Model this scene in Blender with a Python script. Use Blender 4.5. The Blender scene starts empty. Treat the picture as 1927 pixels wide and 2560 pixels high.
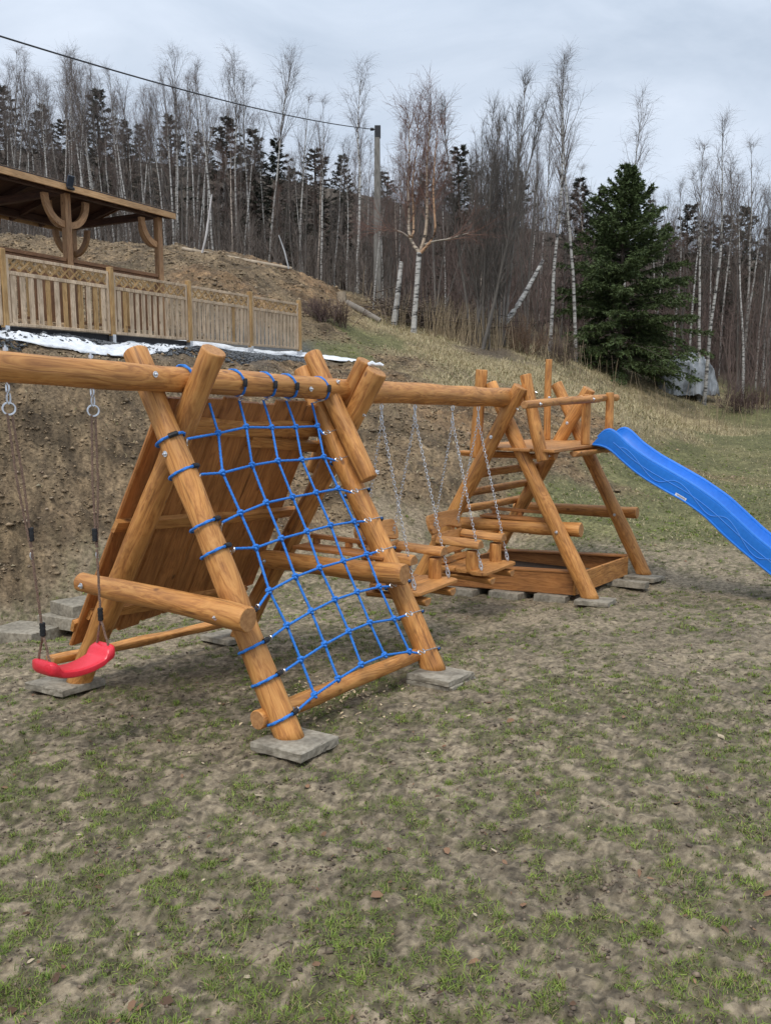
import bpy, math, random
import numpy as np
from mathutils import Matrix, Vector

# ------------------------------------------------------------------ camera, sky, sun
R = math.radians
scene = bpy.context.scene
COL = scene.collection
CZ, FPX, TH = 1.96, 2074.0, R(8.0)          # camera height, focal length in photo pixels, downward pitch
cam_d = bpy.data.cameras.new('camera'); cam = bpy.data.objects.new('camera', cam_d); COL.objects.link(cam)
cam_d.sensor_fit = 'VERTICAL'; cam_d.sensor_height = 24.0; cam_d.lens = FPX * 24.0 / 2560.0
cam_d.clip_start = 0.05; cam_d.clip_end = 2000
cam.location = (0, 0, CZ); cam.rotation_euler = (R(90) - TH, 0, 0)
scene.camera = cam
SUN_EL, SUN_AZ = R(58), R(200)
w = bpy.data.worlds.new('World'); scene.world = w; w.use_nodes = True
nt = w.node_tree; nt.nodes.clear()
def _n(tree, typ, **kw):
    n = tree.nodes.new(typ)
    for k, v in kw.items():
        if k in n.inputs.keys() if isinstance(k, str) else False: n.inputs[k].default_value = v
        else: setattr(n, k, v)
    return n
sky = nt.nodes.new('ShaderNodeTexSky'); sky.sky_type = 'NISHITA'; sky.sun_disc = False
sky.sun_elevation = SUN_EL; sky.sun_rotation = SUN_AZ; sky.air_density = 1.0; sky.dust_density = 3.0
tc = nt.nodes.new('ShaderNodeTexCoord')
mp = nt.nodes.new('ShaderNodeMapping'); mp.inputs['Scale'].default_value = (1.0, 1.0, 2.6); mp.inputs['Rotation'].default_value = (0.0, 0.35, 0.4)
no = nt.nodes.new('ShaderNodeTexNoise'); no.inputs['Scale'].default_value = 2.6; no.inputs['Detail'].default_value = 8; no.inputs['Roughness'].default_value = 0.56; no.inputs['Distortion'].default_value = 0.5
cr = nt.nodes.new('ShaderNodeValToRGB')
cr.color_ramp.elements[0].position = 0.30; cr.color_ramp.elements[0].color = (3.85, 4.5, 5.4, 1)
cr.color_ramp.elements[1].position = 0.66; cr.color_ramp.elements[1].color = (5.7, 6.3, 7.2, 1)
sx = nt.nodes.new('ShaderNodeSeparateXYZ')
mr = nt.nodes.new('ShaderNodeMapRange'); mr.inputs['From Min'].default_value = 0.35; mr.inputs['From Max'].default_value = 1.0; mr.inputs['To Min'].default_value = 1.0; mr.inputs['To Max'].default_value = 1.9
mul = nt.nodes.new('ShaderNodeMix'); mul.data_type = 'RGBA'; mul.blend_type = 'MULTIPLY'; mul.inputs['Factor'].default_value = 1.0
mix = nt.nodes.new('ShaderNodeMix'); mix.data_type = 'RGBA'; mix.inputs['Factor'].default_value = 0.90
bg = nt.nodes.new('ShaderNodeBackground'); bg.inputs['Strength'].default_value = 0.095
out = nt.nodes.new('ShaderNodeOutputWorld')
L = nt.links.new
L(tc.outputs['Generated'], mp.inputs['Vector']); L(mp.outputs['Vector'], no.inputs['Vector']); L(no.outputs['Fac'], cr.inputs['Fac'])
L(tc.outputs['Generated'], sx.inputs['Vector']); L(sx.outputs['Z'], mr.inputs['Value'])
L(cr.outputs['Color'], mul.inputs['A']); L(mr.outputs['Result'], mul.inputs['B'])
L(sky.outputs['Color'], mix.inputs['A']); L(mul.outputs['Result'], mix.inputs['B'])
L(mix.outputs['Result'], bg.inputs['Color']); L(bg.outputs['Background'], out.inputs['Surface'])
sun_d = bpy.data.lights.new('sun', 'SUN'); sun_d.energy = 1.4; sun_d.angle = R(20); sun_d.color = (1.0, 0.96, 0.9)
sun = bpy.data.objects.new('sun', sun_d); COL.objects.link(sun)
_sd = Vector((math.sin(SUN_AZ) * math.cos(SUN_EL), math.cos(SUN_AZ) * math.cos(SUN_EL), math.sin(SUN_EL)))
sun.rotation_euler = _sd.to_track_quat('Z', 'Y').to_euler()
scene.view_settings.view_transform = 'Standard'; scene.view_settings.look = 'None'
scene.view_settings.exposure = 0.60; scene.view_settings.gamma = 1.0
scene.cycles.max_bounces = 5; scene.cycles.diffuse_bounces = 3; scene.cycles.use_denoising = True

# ------------------------------------------------------------------ geometry helpers
rng = np.random.default_rng(7); random.seed(7)
A = np.array
AZ = R(33.71); O3 = A([-1.280, 5.049, 0.0])                    # the play frame's own axes
E1 = A([math.sin(AZ), math.cos(AZ), 0]); E2 = A([math.cos(AZ), -math.sin(AZ), 0]); E3 = A([0, 0, 1.0])
S2, S3, S4, BF, BB, ZC = 1.648, 4.679, 6.508, 0.975, 1.202, 1.878
CAMP = A([0, 0, CZ])
def gz(x, y): return .0273 * x - .0671 * (y - 4.48)             # the slope the frame stands on
def ray(px, py):
    u = (px - 963.5) / FPX; v = (1280 - py) / FPX; c, s = math.cos(TH), math.sin(TH)
    return A([u, c + v * s, -s + v * c])
def on_plane(px, py, P, n):
    d = ray(px, py); return CAMP + ((P - CAMP) @ n) / (d @ n) * d
def on_s(px, py, s): return on_plane(px, py, O3 + s * E1, E1)
def on_t(px, py, t): return on_plane(px, py, O3 + t * E2, E2)
def on_y(px, py, Y): return on_plane(px, py, A([0, Y, 0]), A([0, 1.0, 0]))
def W(s, t, z):
    p = O3 + s * E1 + t * E2; return A([p[0], p[1], gz(p[0], p[1]) + z])
def unit(v): v = np.asarray(v, float); return v / np.linalg.norm(v)

def _hash(ix, iy, seed):
    h = (ix.astype(np.int64) * 374761393 + iy.astype(np.int64) * 668265263 + seed * 1442695041) & 0xFFFFFFFF
    h = ((h ^ (h >> 13)) * 1274126177) & 0xFFFFFFFF
    return ((h ^ (h >> 16)) & 0xFFFF) / 65535.0
def vnoise(x, y, seed=0):
    x = np.asarray(x, float); y = np.asarray(y, float)
    ix = np.floor(x); iy = np.floor(y); fx = x - ix; fy = y - iy
    fx = fx * fx * (3 - 2 * fx); fy = fy * fy * (3 - 2 * fy)
    a = _hash(ix, iy, seed); b = _hash(ix + 1, iy, seed); c = _hash(ix, iy + 1, seed); d = _hash(ix + 1, iy + 1, seed)
    return (a * (1 - fx) + b * fx) * (1 - fy) + (c * (1 - fx) + d * fx) * fy
def fbm(x, y, seed=0, octv=4, gain=.5):
    s = 0; a = 1; t = 0
    for o in range(octv):
        s = s + a * vnoise(x * 2 ** o + 17.3 * o, y * 2 ** o - 9.1 * o, seed + o); t += a; a *= gain
    return s / t
def sstep(a, b, x): t = np.clip((x - a) / (b - a), 0, 1); return t * t * (3 - 2 * t)

WM = {}                                                          # world matrix of everything built
def link(o, parent=None, M=None):
    M = M or Matrix.Identity(4)
    COL.objects.link(o); WM[o.name] = M
    if parent is not None:
        o.parent = parent; o.matrix_parent_inverse = Matrix.Identity(4)
        o.matrix_basis = WM[parent.name].inverted() @ M
    else: o.matrix_basis = M
    return o
def mesh(name, V, Fc, mat, smooth=True, cols=None):
    me = bpy.data.meshes.new(name)
    V = np.asarray(V, np.float32).reshape(-1, 3)
    if isinstance(Fc, np.ndarray):
        n, k = Fc.shape
        me.vertices.add(len(V)); me.vertices.foreach_set('co', V.ravel())
        me.loops.add(n * k); me.loops.foreach_set('vertex_index', Fc.astype(np.int32).ravel())
        me.polygons.add(n); me.polygons.foreach_set('loop_start', (np.arange(n) * k).astype(np.int32))
        me.update(calc_edges=True); me.validate(verbose=False)
    else:
        me.from_pydata([tuple(map(float, v)) for v in V], [], [tuple(map(int, f)) for f in Fc]); me.update()
    if smooth: me.polygons.foreach_set('use_smooth', [True] * len(me.polygons))
    if cols is not None:
        a = me.color_attributes.new('Col', 'FLOAT_COLOR', 'POINT')
        c = np.ones((len(V), 4), np.float32); c[:, :3] = cols; a.data.foreach_set('color', c.ravel())
    if mat is not None: me.materials.append(mat)
    return me
def obj(name, me, parent=None, M=None): return link(bpy.data.objects.new(name, me), parent, M)
def thing(name, label, cat, loc=(0, 0, 0), group=None, M=None):
    o = bpy.data.objects.new(name, None); o.empty_display_size = .1
    link(o, None, M or Matrix.Translation(Vector([float(a) for a in loc])))
    return tag(o, label, cat, group)
def tag(o, label, cat=None, group=None, kind=None):
    if label: o['label'] = label
    if cat: o['category'] = cat
    if group: o['group'] = group
    if kind: o['kind'] = kind
    return o
def frame(P0, z, x=None):
    """matrix whose z runs along z, with x near the hint"""
    z = unit(z); x = A([1., 0, 0]) if x is None else np.asarray(x, float)
    if abs(unit(x) @ z) > .98: x = A([0, 1., 0]) if abs(z[1]) < .9 else A([0, 0, 1.])
    x = unit(x - (x @ z) * z); y = np.cross(z, x)
    return Matrix(((x[0], y[0], z[0], P0[0]), (x[1], y[1], z[1], P0[1]), (x[2], y[2], z[2], P0[2]), (0, 0, 0, 1)))
class Geo:
    """collects pieces into ONE mesh"""
    def __init__(s): s.V = []; s.F = []; s.n = 0; s.S = []
    def add(s, V, Fc, sm=True):
        s.V += [tuple(v) for v in V]; s.F += [tuple(i + s.n for i in f) for f in Fc]; s.S += [sm] * len(Fc); s.n += len(V); return s
    def sweep(s, rings, cap=True):
        """rings: list of equally long closed rings"""
        k = len(rings[0]); V = [v for r in rings for v in r]; Fc = []
        for i in range(len(rings) - 1):
            for j in range(k):
                a, b = i * k + j, i * k + (j + 1) % k
                Fc.append((a, b, b + k, a + k))
        s.add(V, Fc)
        if cap:
            n0 = len(V) - k
            s.F.append(tuple(reversed([s.n - len(V) + j for j in range(k)]))); s.F.append(tuple(s.n - len(V) + n0 + j for j in range(k))); s.S += [False, False]
        return s
    def tube(s, pts, r, k=8, cap=True):
        pts = [np.asarray(p, float) for p in pts]; rr = r if hasattr(r, '__len__') else [r] * len(pts); rings = []; x = None
        for i, p in enumerate(pts):
            t = unit(pts[min(i + 1, len(pts) - 1)] - pts[max(i - 1, 0)])
            h = x if x is not None and abs(x @ t) < .95 else (A([0, 0, 1.]) if abs(t[2]) < .9 else A([1., 0, 0]))
            x = unit(h - (h @ t) * t); y = np.cross(t, x)
            rings.append([p + rr[i] * (math.cos(a) * x + math.sin(a) * y) for a in np.linspace(0, 2 * math.pi, k, endpoint=False)])
        return s.sweep(rings, cap)
    def box(s, c, size, ax=None, bev=.004):
        """box with chamfered edges, axes in the rows of ax"""
        ax = np.eye(3) if ax is None else np.asarray(ax, float); h = np.asarray(size, float) / 2; c = np.asarray(c, float); b = min(bev, h.min() * .45)
        def ring(z, d):
            x, y = h[0] - d, h[1] - d
            P = [(x - b, -y), (x, -y + b), (x, y - b), (x - b, y), (-x + b, y), (-x, y - b), (-x, -y + b), (-x + b, -y)]
            return [c + ax[0] * p[0] + ax[1] * p[1] + ax[2] * z for p in P]
        s.sweep([ring(-h[2], b), ring(-h[2] + b, 0), ring(h[2] - b, 0), ring(h[2], b)]); 
        return s
    def board(s, P0, P1, wdir, wd, th, bev=.004):
        P0, P1 = np.asarray(P0, float), np.asarray(P1, float); z = unit(P1 - P0); x = unit(wdir - (wdir @ z) * z); y = np.cross(z, x)
        return s.box((P0 + P1) / 2, (wd, th, np.linalg.norm(P1 - P0)), (x, y, z), bev)
    def ball(s, c, r, sc=(1, 1, 1), k=8, m=5, seed=None, rough=0):
        c = np.asarray(c, float); rg = random.Random(seed) if seed is not None else random
        rings = []
        for i in range(1, m):
            th = math.pi * i / m
            rings.append([c + r * A([sc[0] * math.sin(th) * math.cos(a), sc[1] * math.sin(th) * math.sin(a), -sc[2] * math.cos(th)]) * (1 + rough * rg.uniform(-1, 1)) for a in np.linspace(0, 2 * math.pi, k, endpoint=False)])
        return s.sweep(rings)
    def me(s, name, mat, inv=None):
        V = A(s.V)
        if inv is not None:
            I = np.array(inv.inverted()); V = V @ I[:3, :3].T + I[:3, 3]
        m = mesh(name, V, s.F, mat, smooth=False)
        m.polygons.foreach_set('use_smooth', s.S)
        try: m.set_sharp_from_angle(angle=R(38))
        except Exception: pass
        return m
    def build(s, name, mat, parent=None, M=None): return obj(name, s.me(name, mat, M), parent, M)

# ------------------------------------------------------------------ materials
def M_(name, base=(.5, .5, .5), rough=.7, metal=0, spec=.5):
    m = bpy.data.materials.new(name); m.use_nodes = True; b = m.node_tree.nodes['Principled BSDF']
    b.inputs['Base Color'].default_value = (*base, 1); b.inputs['Roughness'].default_value = rough; b.inputs['Metallic'].default_value = metal
    b.inputs['Specular IOR Level'].default_value = spec
    return m, m.node_tree, b
def noise_mat(name, c1, c2, scale=8, stretch=(1, 1, 1), rough=.7, metal=0, bump=.2, bdist=.004, c3=None, detail=5, attr=None, big=None, spec=.4, rnd=.0, lo=.35, hi=.65, coord='Object'):
    """colour mixed by stretched noise in the object's own coordinates, with bump"""
    m, t, b = M_(name, c1, rough, metal, spec); N = t.nodes.new; K = t.links.new
    tc = N('ShaderNodeTexCoord'); mp = N('ShaderNodeMapping'); mp.inputs['Scale'].default_value = stretch
    K(tc.outputs[coord], mp.inputs['Vector'])
    vec = mp.outputs['Vector']
    if rnd:
        oi = N('ShaderNodeObjectInfo'); ad = N('ShaderNodeVectorMath'); ad.operation = 'ADD'; sc = N('ShaderNodeMath'); sc.operation = 'MULTIPLY'; sc.inputs[1].default_value = 37.0
        K(oi.outputs['Random'], sc.inputs[0]); K(vec, ad.inputs[0]); K(sc.outputs[0], ad.inputs[1]); vec = ad.outputs[0]
    no = N('ShaderNodeTexNoise'); no.inputs['Scale'].default_value = scale; no.inputs['Detail'].default_value = detail; no.inputs['Roughness'].default_value = .6
    K(vec, no.inputs['Vector'])
    cr = N('ShaderNodeValToRGB'); cr.color_ramp.elements[0].position = lo; cr.color_ramp.elements[1].position = hi
    cr.color_ramp.elements[0].color = (*c1, 1); cr.color_ramp.elements[1].color = (*c2, 1)
    if c3: e = cr.color_ramp.elements.new((lo + hi) / 2); e.color = (*c3, 1)
    K(no.outputs['Fac'], cr.inputs['Fac']); col = cr.outputs['Color']
    if big:
        n2 = N('ShaderNodeTexNoise'); n2.inputs['Scale'].default_value = big[0]; n2.inputs['Detail'].default_value = 3; K(tc.outputs[coord], n2.inputs['Vector'])
        r2 = N('ShaderNodeMapRange'); r2.inputs['From Min'].default_value = .35; r2.inputs['From Max'].default_value = .65; r2.inputs['To Min'].default_value = big[1]; r2.inputs['To Max'].default_value = big[2]
        K(n2.outputs['Fac'], r2.inputs['Value']); mx = N('ShaderNodeMix'); mx.data_type = 'RGBA'; mx.blend_type = 'MULTIPLY'; mx.inputs['Factor'].default_value = 1
        K(col, mx.inputs['A']); K(r2.outputs['Result'], mx.inputs['B']); col = mx.outputs['Result']
    if rnd:
        r3 = N('ShaderNodeMapRange'); r3.inputs['To Min'].default_value = 1 - rnd; r3.inputs['To Max'].default_value = 1 + rnd
        K(oi.outputs['Random'], r3.inputs['Value']); mx = N('ShaderNodeMix'); mx.data_type = 'RGBA'; mx.blend_type = 'MULTIPLY'; mx.inputs['Factor'].default_value = 1
        K(col, mx.inputs['A']); K(r3.outputs['Result'], mx.inputs['B']); col = mx.outputs['Result']
    if attr:
        at = N('ShaderNodeVertexColor'); at.layer_name = attr; mx = N('ShaderNodeMix'); mx.data_type = 'RGBA'; mx.blend_type = 'MULTIPLY'; mx.inputs['Factor'].default_value = 1
        K(at.outputs['Color'], mx.inputs['A']); K(col, mx.inputs['B']); col = mx.outputs['Result']
    K(col, b.inputs['Base Color'])
    if bump:
        bp = N('ShaderNodeBump'); bp.inputs['Strength'].default_value = bump; bp.inputs['Distance'].default_value = bdist
        K(no.outputs['Fac'], bp.inputs['Height']); K(bp.outputs['Normal'], b.inputs['Normal'])
    return m
def wood_mat(name, dark, mid, light, rough=.58, rnd=.1):
    """stained timber: growth-ring grain running along local z, blotchy stain, a few knots"""
    m, t, b = M_(name, mid, rough, 0, .45); N = t.nodes.new; K = t.links.new
    tc = N('ShaderNodeTexCoord'); oi = N('ShaderNodeObjectInfo')
    sc = N('ShaderNodeMath'); sc.operation = 'MULTIPLY'; sc.inputs[1].default_value = 23.0; K(oi.outputs['Random'], sc.inputs[0])
    ad = N('ShaderNodeVectorMath'); ad.operation = 'ADD'; K(tc.outputs['Object'], ad.inputs[0]); K(sc.outputs[0], ad.inputs[1])
    def nz(stretch, scale, det, ro=.6, dist=0):
        mp = N('ShaderNodeMapping'); mp.inputs['Scale'].default_value = stretch; K(ad.outputs[0], mp.inputs['Vector'])
        n = N('ShaderNodeTexNoise'); n.inputs['Scale'].default_value = scale; n.inputs['Detail'].default_value = det; n.inputs['Roughness'].default_value = ro; n.inputs['Distortion'].default_value = dist
        K(mp.outputs['Vector'], n.inputs['Vector']); return n
    grain = nz((1, 1, .045), 62, 5, .65, .6); flame = nz((1, 1, .16), 11, 4, .55, 1.6); blot = nz((1, 1, .6), 4.5, 3)
    # contour lines of a stretched field give the flame figure of debarked pine
    ml = N('ShaderNodeMath'); ml.operation = 'MULTIPLY'; ml.inputs[1].default_value = 9.0; K(flame.outputs['Fac'], ml.inputs[0])
    fr = N('ShaderNodeMath'); fr.operation = 'PINGPONG'; fr.inputs[1].default_value = 1.0; K(ml.outputs[0], fr.inputs[0])
    mxg = N('ShaderNodeMath'); mxg.operation = 'MULTIPLY_ADD'; mxg.inputs[1].default_value = .34; K(fr.outputs[0], mxg.inputs[0])
    hg = N('ShaderNodeMath'); hg.operation = 'MULTIPLY'; hg.inputs[1].default_value = .66; K(grain.outputs['Fac'], hg.inputs[0]); K(hg.outputs[0], mxg.inputs[2])
    cr = N('ShaderNodeValToRGB'); E = cr.color_ramp.elements; E[0].position = .24; E[0].color = (*dark, 1); E[1].position = .74; E[1].color = (*light, 1); e = E.new(.47); e.color = (*mid, 1)
    K(mxg.outputs[0], cr.inputs['Fac'])
    r2 = N('ShaderNodeMapRange'); r2.inputs['From Min'].default_value = .3; r2.inputs['From Max'].default_value = .7; r2.inputs['To Min'].default_value = .74; r2.inputs['To Max'].default_value = 1.18; K(blot.outputs['Fac'], r2.inputs['Value'])
    r3 = N('ShaderNodeMapRange'); r3.inputs['To Min'].default_value = 1 - rnd; r3.inputs['To Max'].default_value = 1 + rnd; K(oi.outputs['Random'], r3.inputs['Value'])
    pr = N('ShaderNodeMath'); pr.operation = 'MULTIPLY'; K(r2.outputs['Result'], pr.inputs[0]); K(r3.outputs['Result'], pr.inputs[1])
    mx = N('ShaderNodeMix'); mx.data_type = 'RGBA'; mx.blend_type = 'MULTIPLY'; mx.inputs['Factor'].default_value = 1; K(cr.outputs['Color'], mx.inputs['A']); K(pr.outputs[0], mx.inputs['B'])
    crk = nz((1, 1, .035), 24, 2, .5, .3); ck = N('ShaderNodeMapRange'); ck.inputs['From Min'].default_value = .655; ck.inputs['From Max'].default_value = .70; ck.inputs['To Max'].default_value = .62; K(crk.outputs['Fac'], ck.inputs['Value'])
    # knots
    mpv = N('ShaderNodeMapping'); mpv.inputs['Scale'].default_value = (1, 1, .55); K(ad.outputs[0], mpv.inputs['Vector'])
    vo = N('ShaderNodeTexVoronoi'); vo.inputs['Scale'].default_value = 6.0; K(mpv.outputs['Vector'], vo.inputs['Vector'])
    kr = N('ShaderNodeMapRange'); kr.inputs['From Min'].default_value = .05; kr.inputs['From Max'].default_value = .11; kr.inputs['To Min'].default_value = .8; kr.inputs['To Max'].default_value = 0; K(vo.outputs['Distance'], kr.inputs['Value'])
    mk = N('ShaderNodeMix'); mk.data_type = 'RGBA'; mk.inputs['B'].default_value = (dark[0] * .45, dark[1] * .4, dark[2] * .4, 1); K(kr.outputs['Result'], mk.inputs['Factor']); K(mx.outputs['Result'], mk.inputs['A'])
    mc = N('ShaderNodeMix'); mc.data_type = 'RGBA'; mc.inputs['B'].default_value = (dark[0] * .4, dark[1] * .35, dark[2] * .35, 1); K(ck.outputs['Result'], mc.inputs['Factor']); K(mk.outputs['Result'], mc.inputs['A']); K(mc.outputs['Result'], b.inputs['Base Color'])
    bp = N('ShaderNodeBump'); bp.inputs['Strength'].default_value = .35; bp.inputs['Distance'].default_value = .004; K(mxg.outputs[0], bp.inputs['Height'])
    bp2 = N('ShaderNodeBump'); bp2.inputs['Strength'].default_value = .5; bp2.inputs['Distance'].default_value = .012; K(flame.outputs['Fac'], bp2.inputs['Height']); K(bp.outputs['Normal'], bp2.inputs['Normal'])
    K(bp2.outputs['Normal'], b.inputs['Normal'])
    return m
WOOD = wood_mat('honey_stained_log', (.275, .108, .027), (.455, .196, .050), (.575, .278, .080))
WOODB = wood_mat('brown_stained_board', (.22, .082, .022), (.34, .138, .038), (.42, .180, .054), rnd=.14)
PLANK = wood_mat('planed_plank', (.36, .155, .042), (.46, .205, .058), (.53, .25, .076))
WOODE = noise_mat('log_end_grain', (.30, .14, .05), (.45, .23, .09), 40, rough=.75, bump=.15)
GALV = noise_mat('galvanised_steel', (.55, .56, .58), (.75, .76, .78), 30, rough=.32, metal=.9, bump=.05)
ROPE = noise_mat('blue_rope', (.010, .115, .44), (.035, .24, .72), 160, rough=.62, bump=.6, bdist=.003, lo=.3, hi=.7)
BLACK = noise_mat('black_rubber', (.008, .008, .009), (.022, .022, .024), 60, rough=.55, bump=.3)
BROWNROPE = noise_mat('brown_braided_rope', (.085, .05, .038), (.30, .19, .13), 220, rough=.8, bump=.6, bdist=.002)
REDP = noise_mat('red_plastic', (.70, .022, .040), (.76, .034, .055), 90, rough=.34, bump=.06, bdist=.001, spec=.5)
BLUEP = noise_mat('blue_plastic', (.012, .158, .58), (.018, .185, .64), 25, rough=.33, bump=.05, bdist=.001, spec=.5, big=(1.2, .92, 1.08))
BLUEL = noise_mat('pale_blue_plastic', (.09, .29, .78), (.12, .32, .80), 40, rough=.4, bump=0)
CONC = noise_mat('paving_concrete', (.175, .150, .112), (.31, .275, .215), 26, rough=.9, bump=.5, bdist=.004, big=(5, .7, 1.15), rnd=.12, detail=8)
FENCEW = wood_mat('weathered_fence_wood', (.34, .245, .155), (.52, .385, .255), (.62, .48, .335), rough=.8)
FENCEO = wood_mat('fresh_fence_wood', (.27, .15, .055), (.40, .24, .095), (.48, .31, .14), rough=.75)
GAZW = wood_mat('brown_gazebo_timber', (.12, .052, .021), (.20, .092, .038), (.26, .125, .055), rough=.6)
GAZL = wood_mat('light_fascia_board', (.36, .19, .08), (.50, .29, .13), (.58, .36, .18), rough=.6)
GAZD = wood_mat('dark_roof_boards', (.035, .014, .008), (.06, .024, .013), (.085, .036, .02), rough=.7)
POLEC = noise_mat('pole_concrete', (.135, .125, .11), (.225, .21, .185), 12, (1, 1, .3), rough=.9, bump=.4)
GAZM = wood_mat('mid_brown_timber', (.22, .105, .045), (.34, .18, .08), (.42, .24, .115), rough=.6)
FELT = noise_mat('roofing_felt', (.025, .025, .028), (.05, .05, .055), 60, rough=.9, bump=.4)
SHEET = noise_mat('white_fabric_sheet', (.62, .64, .66), (.78, .80, .82), 14, rough=.75, bump=.5, bdist=.02, big=(3, .8, 1.05))

# ------------------------------------------------------------------ terrain (thin plate through measured points)
CLS = dict(mud=0, soil=1, grass=2, dry=3, litter=4, gravel=5)
ctrl = []
def cw(x, y, z, c): ctrl.append((x, y, z, CLS[c]))
def cp(px, py, D, c): p = on_y(px, py, D); ctrl.append((p[0], p[1], p[2], CLS[c]))
for yy in (-3, 0, 1.5, 3, 4.5, 6, 7.3):
    for uu in (-7, -3.5, -1.5, 0, 1.6, 4, 8):
        cw(uu, yy, gz(uu, yy), 'mud')
for s_, t_ in ((S2, -1.2), (S3, 1.0), (S3, -1.1), (S4, 1.0), (S4, -1.0), (3.0, 0), (3, -1.3), (0, -1.6), (5.6, 0)):
    p = W(s_, t_, 0); cw(p[0], p[1], p[2], 'mud')
for q in [(60, 1525, 9.2, 'mud'), (-250, 1500, 8.6, 'mud'), (320, 1470, 9.6, 'mud'), (700, 1425, 10.3, 'mud'), (1000, 1385, 11.2, 'mud'), (1240, 1345, 12.2, 'mud'), (1420, 1265, 13.0, 'grass'),
          (1560, 1185, 15.5, 'grass'), (1500, 1400, 10.4, 'mud'), (1700, 1500, 8.8, 'mud'), (1900, 1480, 9.0, 'mud'), (1700, 1300, 13.3, 'grass'), (1900, 1250, 14.5, 'grass'), (2300, 1250, 14.5, 'grass'),
          (1700, 1150, 20, 'grass'), (1925, 1100, 23, 'grass'), (2300, 1100, 22, 'grass'), (1700, 1060, 26, 'dry'), (1900, 1030, 28, 'grass'), (2300, 1020, 28, 'grass'), (1759, 993, 31, 'dry'), (1927, 995, 32, 'grass'),
          (1593, 962, 29, 'dry'), (1420, 905, 26.5, 'dry'), (1300, 882, 25, 'dry'), (1200, 868, 24.5, 'litter'), (1042, 836, 24.2, 'dry'), (934, 800, 25, 'dry'), (866, 758, 25, 'soil'), (736, 680, 25, 'soil'),
          (600, 646, 25, 'soil'), (461, 622, 25, 'soil'), (220, 612, 24, 'soil'), (0, 600, 23.5, 'soil'), (-400, 590, 22, 'soil'),
          # bank face
          (0, 1000, 10.7, 'soil'), (0, 1250, 9.9, 'soil'), (-300, 1100, 9.6, 'soil'), (0, 872, 11.5, 'soil'), (300, 1000, 11.7, 'soil'), (300, 1250, 10.6, 'soil'), (600, 1250, 11.4, 'soil'), (600, 1080, 13, 'soil'), (600, 950, 15.2, 'soil'),
          (850, 1250, 12.0, 'soil'), (850, 1080, 13.7, 'soil'), (1000, 1150, 13.2, 'soil'), (1240, 1240, 13.2, 'soil'), (1200, 1120, 14.3, 'soil'), (1400, 1150, 15.2, 'soil'), (1440, 1060, 18.5, 'soil'), (1600, 1120, 19.5, 'soil'),
          (1300, 1040, 16.2, 'soil'), (1000, 1000, 15.3, 'soil'), (900, 940, 17, 'soil'), (1150, 960, 18, 'dry'), (1000, 900, 19.5, 'soil'), (820, 820, 21, 'soil'), (860, 880, 19.5, 'grass'), (900, 850, 21.5, 'grass'), (1100, 900, 21, 'dry'), (1250, 930, 21.5, 'dry'), (1400, 960, 22, 'dry'), (1500, 1000, 22, 'dry'), (1600, 1030, 24, 'dry'), (1500, 1080, 19, 'soil'),
          (700, 720, 23, 'soil'), (560, 690, 22, 'soil'), (760, 760, 22.5, 'soil')]: cp(*q)
F0, F1 = A([-5.56, 12.1]), A([-1.91, 18.8]); G1 = (F1 - F0) / np.linalg.norm(F1 - F0); G2 = A([-G1[1], G1[0]])
def fg(a, d): return F0 + a * G1 + d * G2
for a in (-2.5, 0, 2, 4, 6, 7.6):
    for d, z in ((-.45, 2.72), (.05, 2.83), (.35, 2.90)):
        p = fg(a, d); cw(p[0], p[1], z, 'gravel' if d > -.2 else 'soil')
for a in (-2, 1, 3.5, 5.2):
    for d in (1.2, 2.4, 3.8): p = fg(a, d); cw(p[0], p[1], 3.1, 'soil')
for x, y, z, c in [(-30, 30, 8, 'litter'), (-15, 32, 7.0, 'litter'), (-5, 32, 6.3, 'litter'), (0, 32, 5.4, 'litter'), (5, 32, 4.2, 'litter'), (11, 34, 3.2, 'litter'), (16, 38, 2.6, 'litter'), (25, 34, 2.2, 'litter'),
                   (-25, 50, 12, 'litter'), (-10, 50, 10.5, 'litter'), (4, 50, 8, 'litter'), (15, 50, 6, 'litter'), (30, 50, 5, 'litter'), (-40, 90, 27, 'litter'), (-10, 90, 24, 'litter'), (20, 90, 18, 'litter'), (50, 90, 15, 'litter'), (-50, 70, 20, 'litter'), (-14, 15, 4.5, 'soil'), (-12, 8, .8, 'mud'), (14, 14, .2, 'grass'), (18, 24, 1.2, 'grass'), (14, 5, .5, 'grass')]: cw(x, y, z, c)
CT = A(ctrl)
def _k(d2): return .5 * d2 * np.log(d2 + 1e-9)
def tps_fit(X, z, lam):
    n = len(X); d2 = ((X[:, None] - X[None]) ** 2).sum(-1); K = _k(d2) + lam * np.eye(n)
    P = np.c_[np.ones(n), X]; M = np.block([[K, P], [P.T, np.zeros((3, 3))]])
    return np.linalg.solve(M, np.r_[z, 0, 0, 0])
TW = tps_fit(CT[:, :2], CT[:, 2], .02)
def terr(x, y):
    x = np.atleast_1d(np.asarray(x, float)).ravel(); y = np.atleast_1d(np.asarray(y, float)).ravel(); z = np.empty(len(x))
    for i in range(0, len(x), 40000):
        X = np.c_[x[i:i + 40000], y[i:i + 40000]]; d2 = ((X[:, None] - CT[None, :, :2]) ** 2).sum(-1)
        z[i:i + 40000] = _k(d2) @ TW[:-3] + TW[-3] + X @ TW[-2:]
    return z
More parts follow.
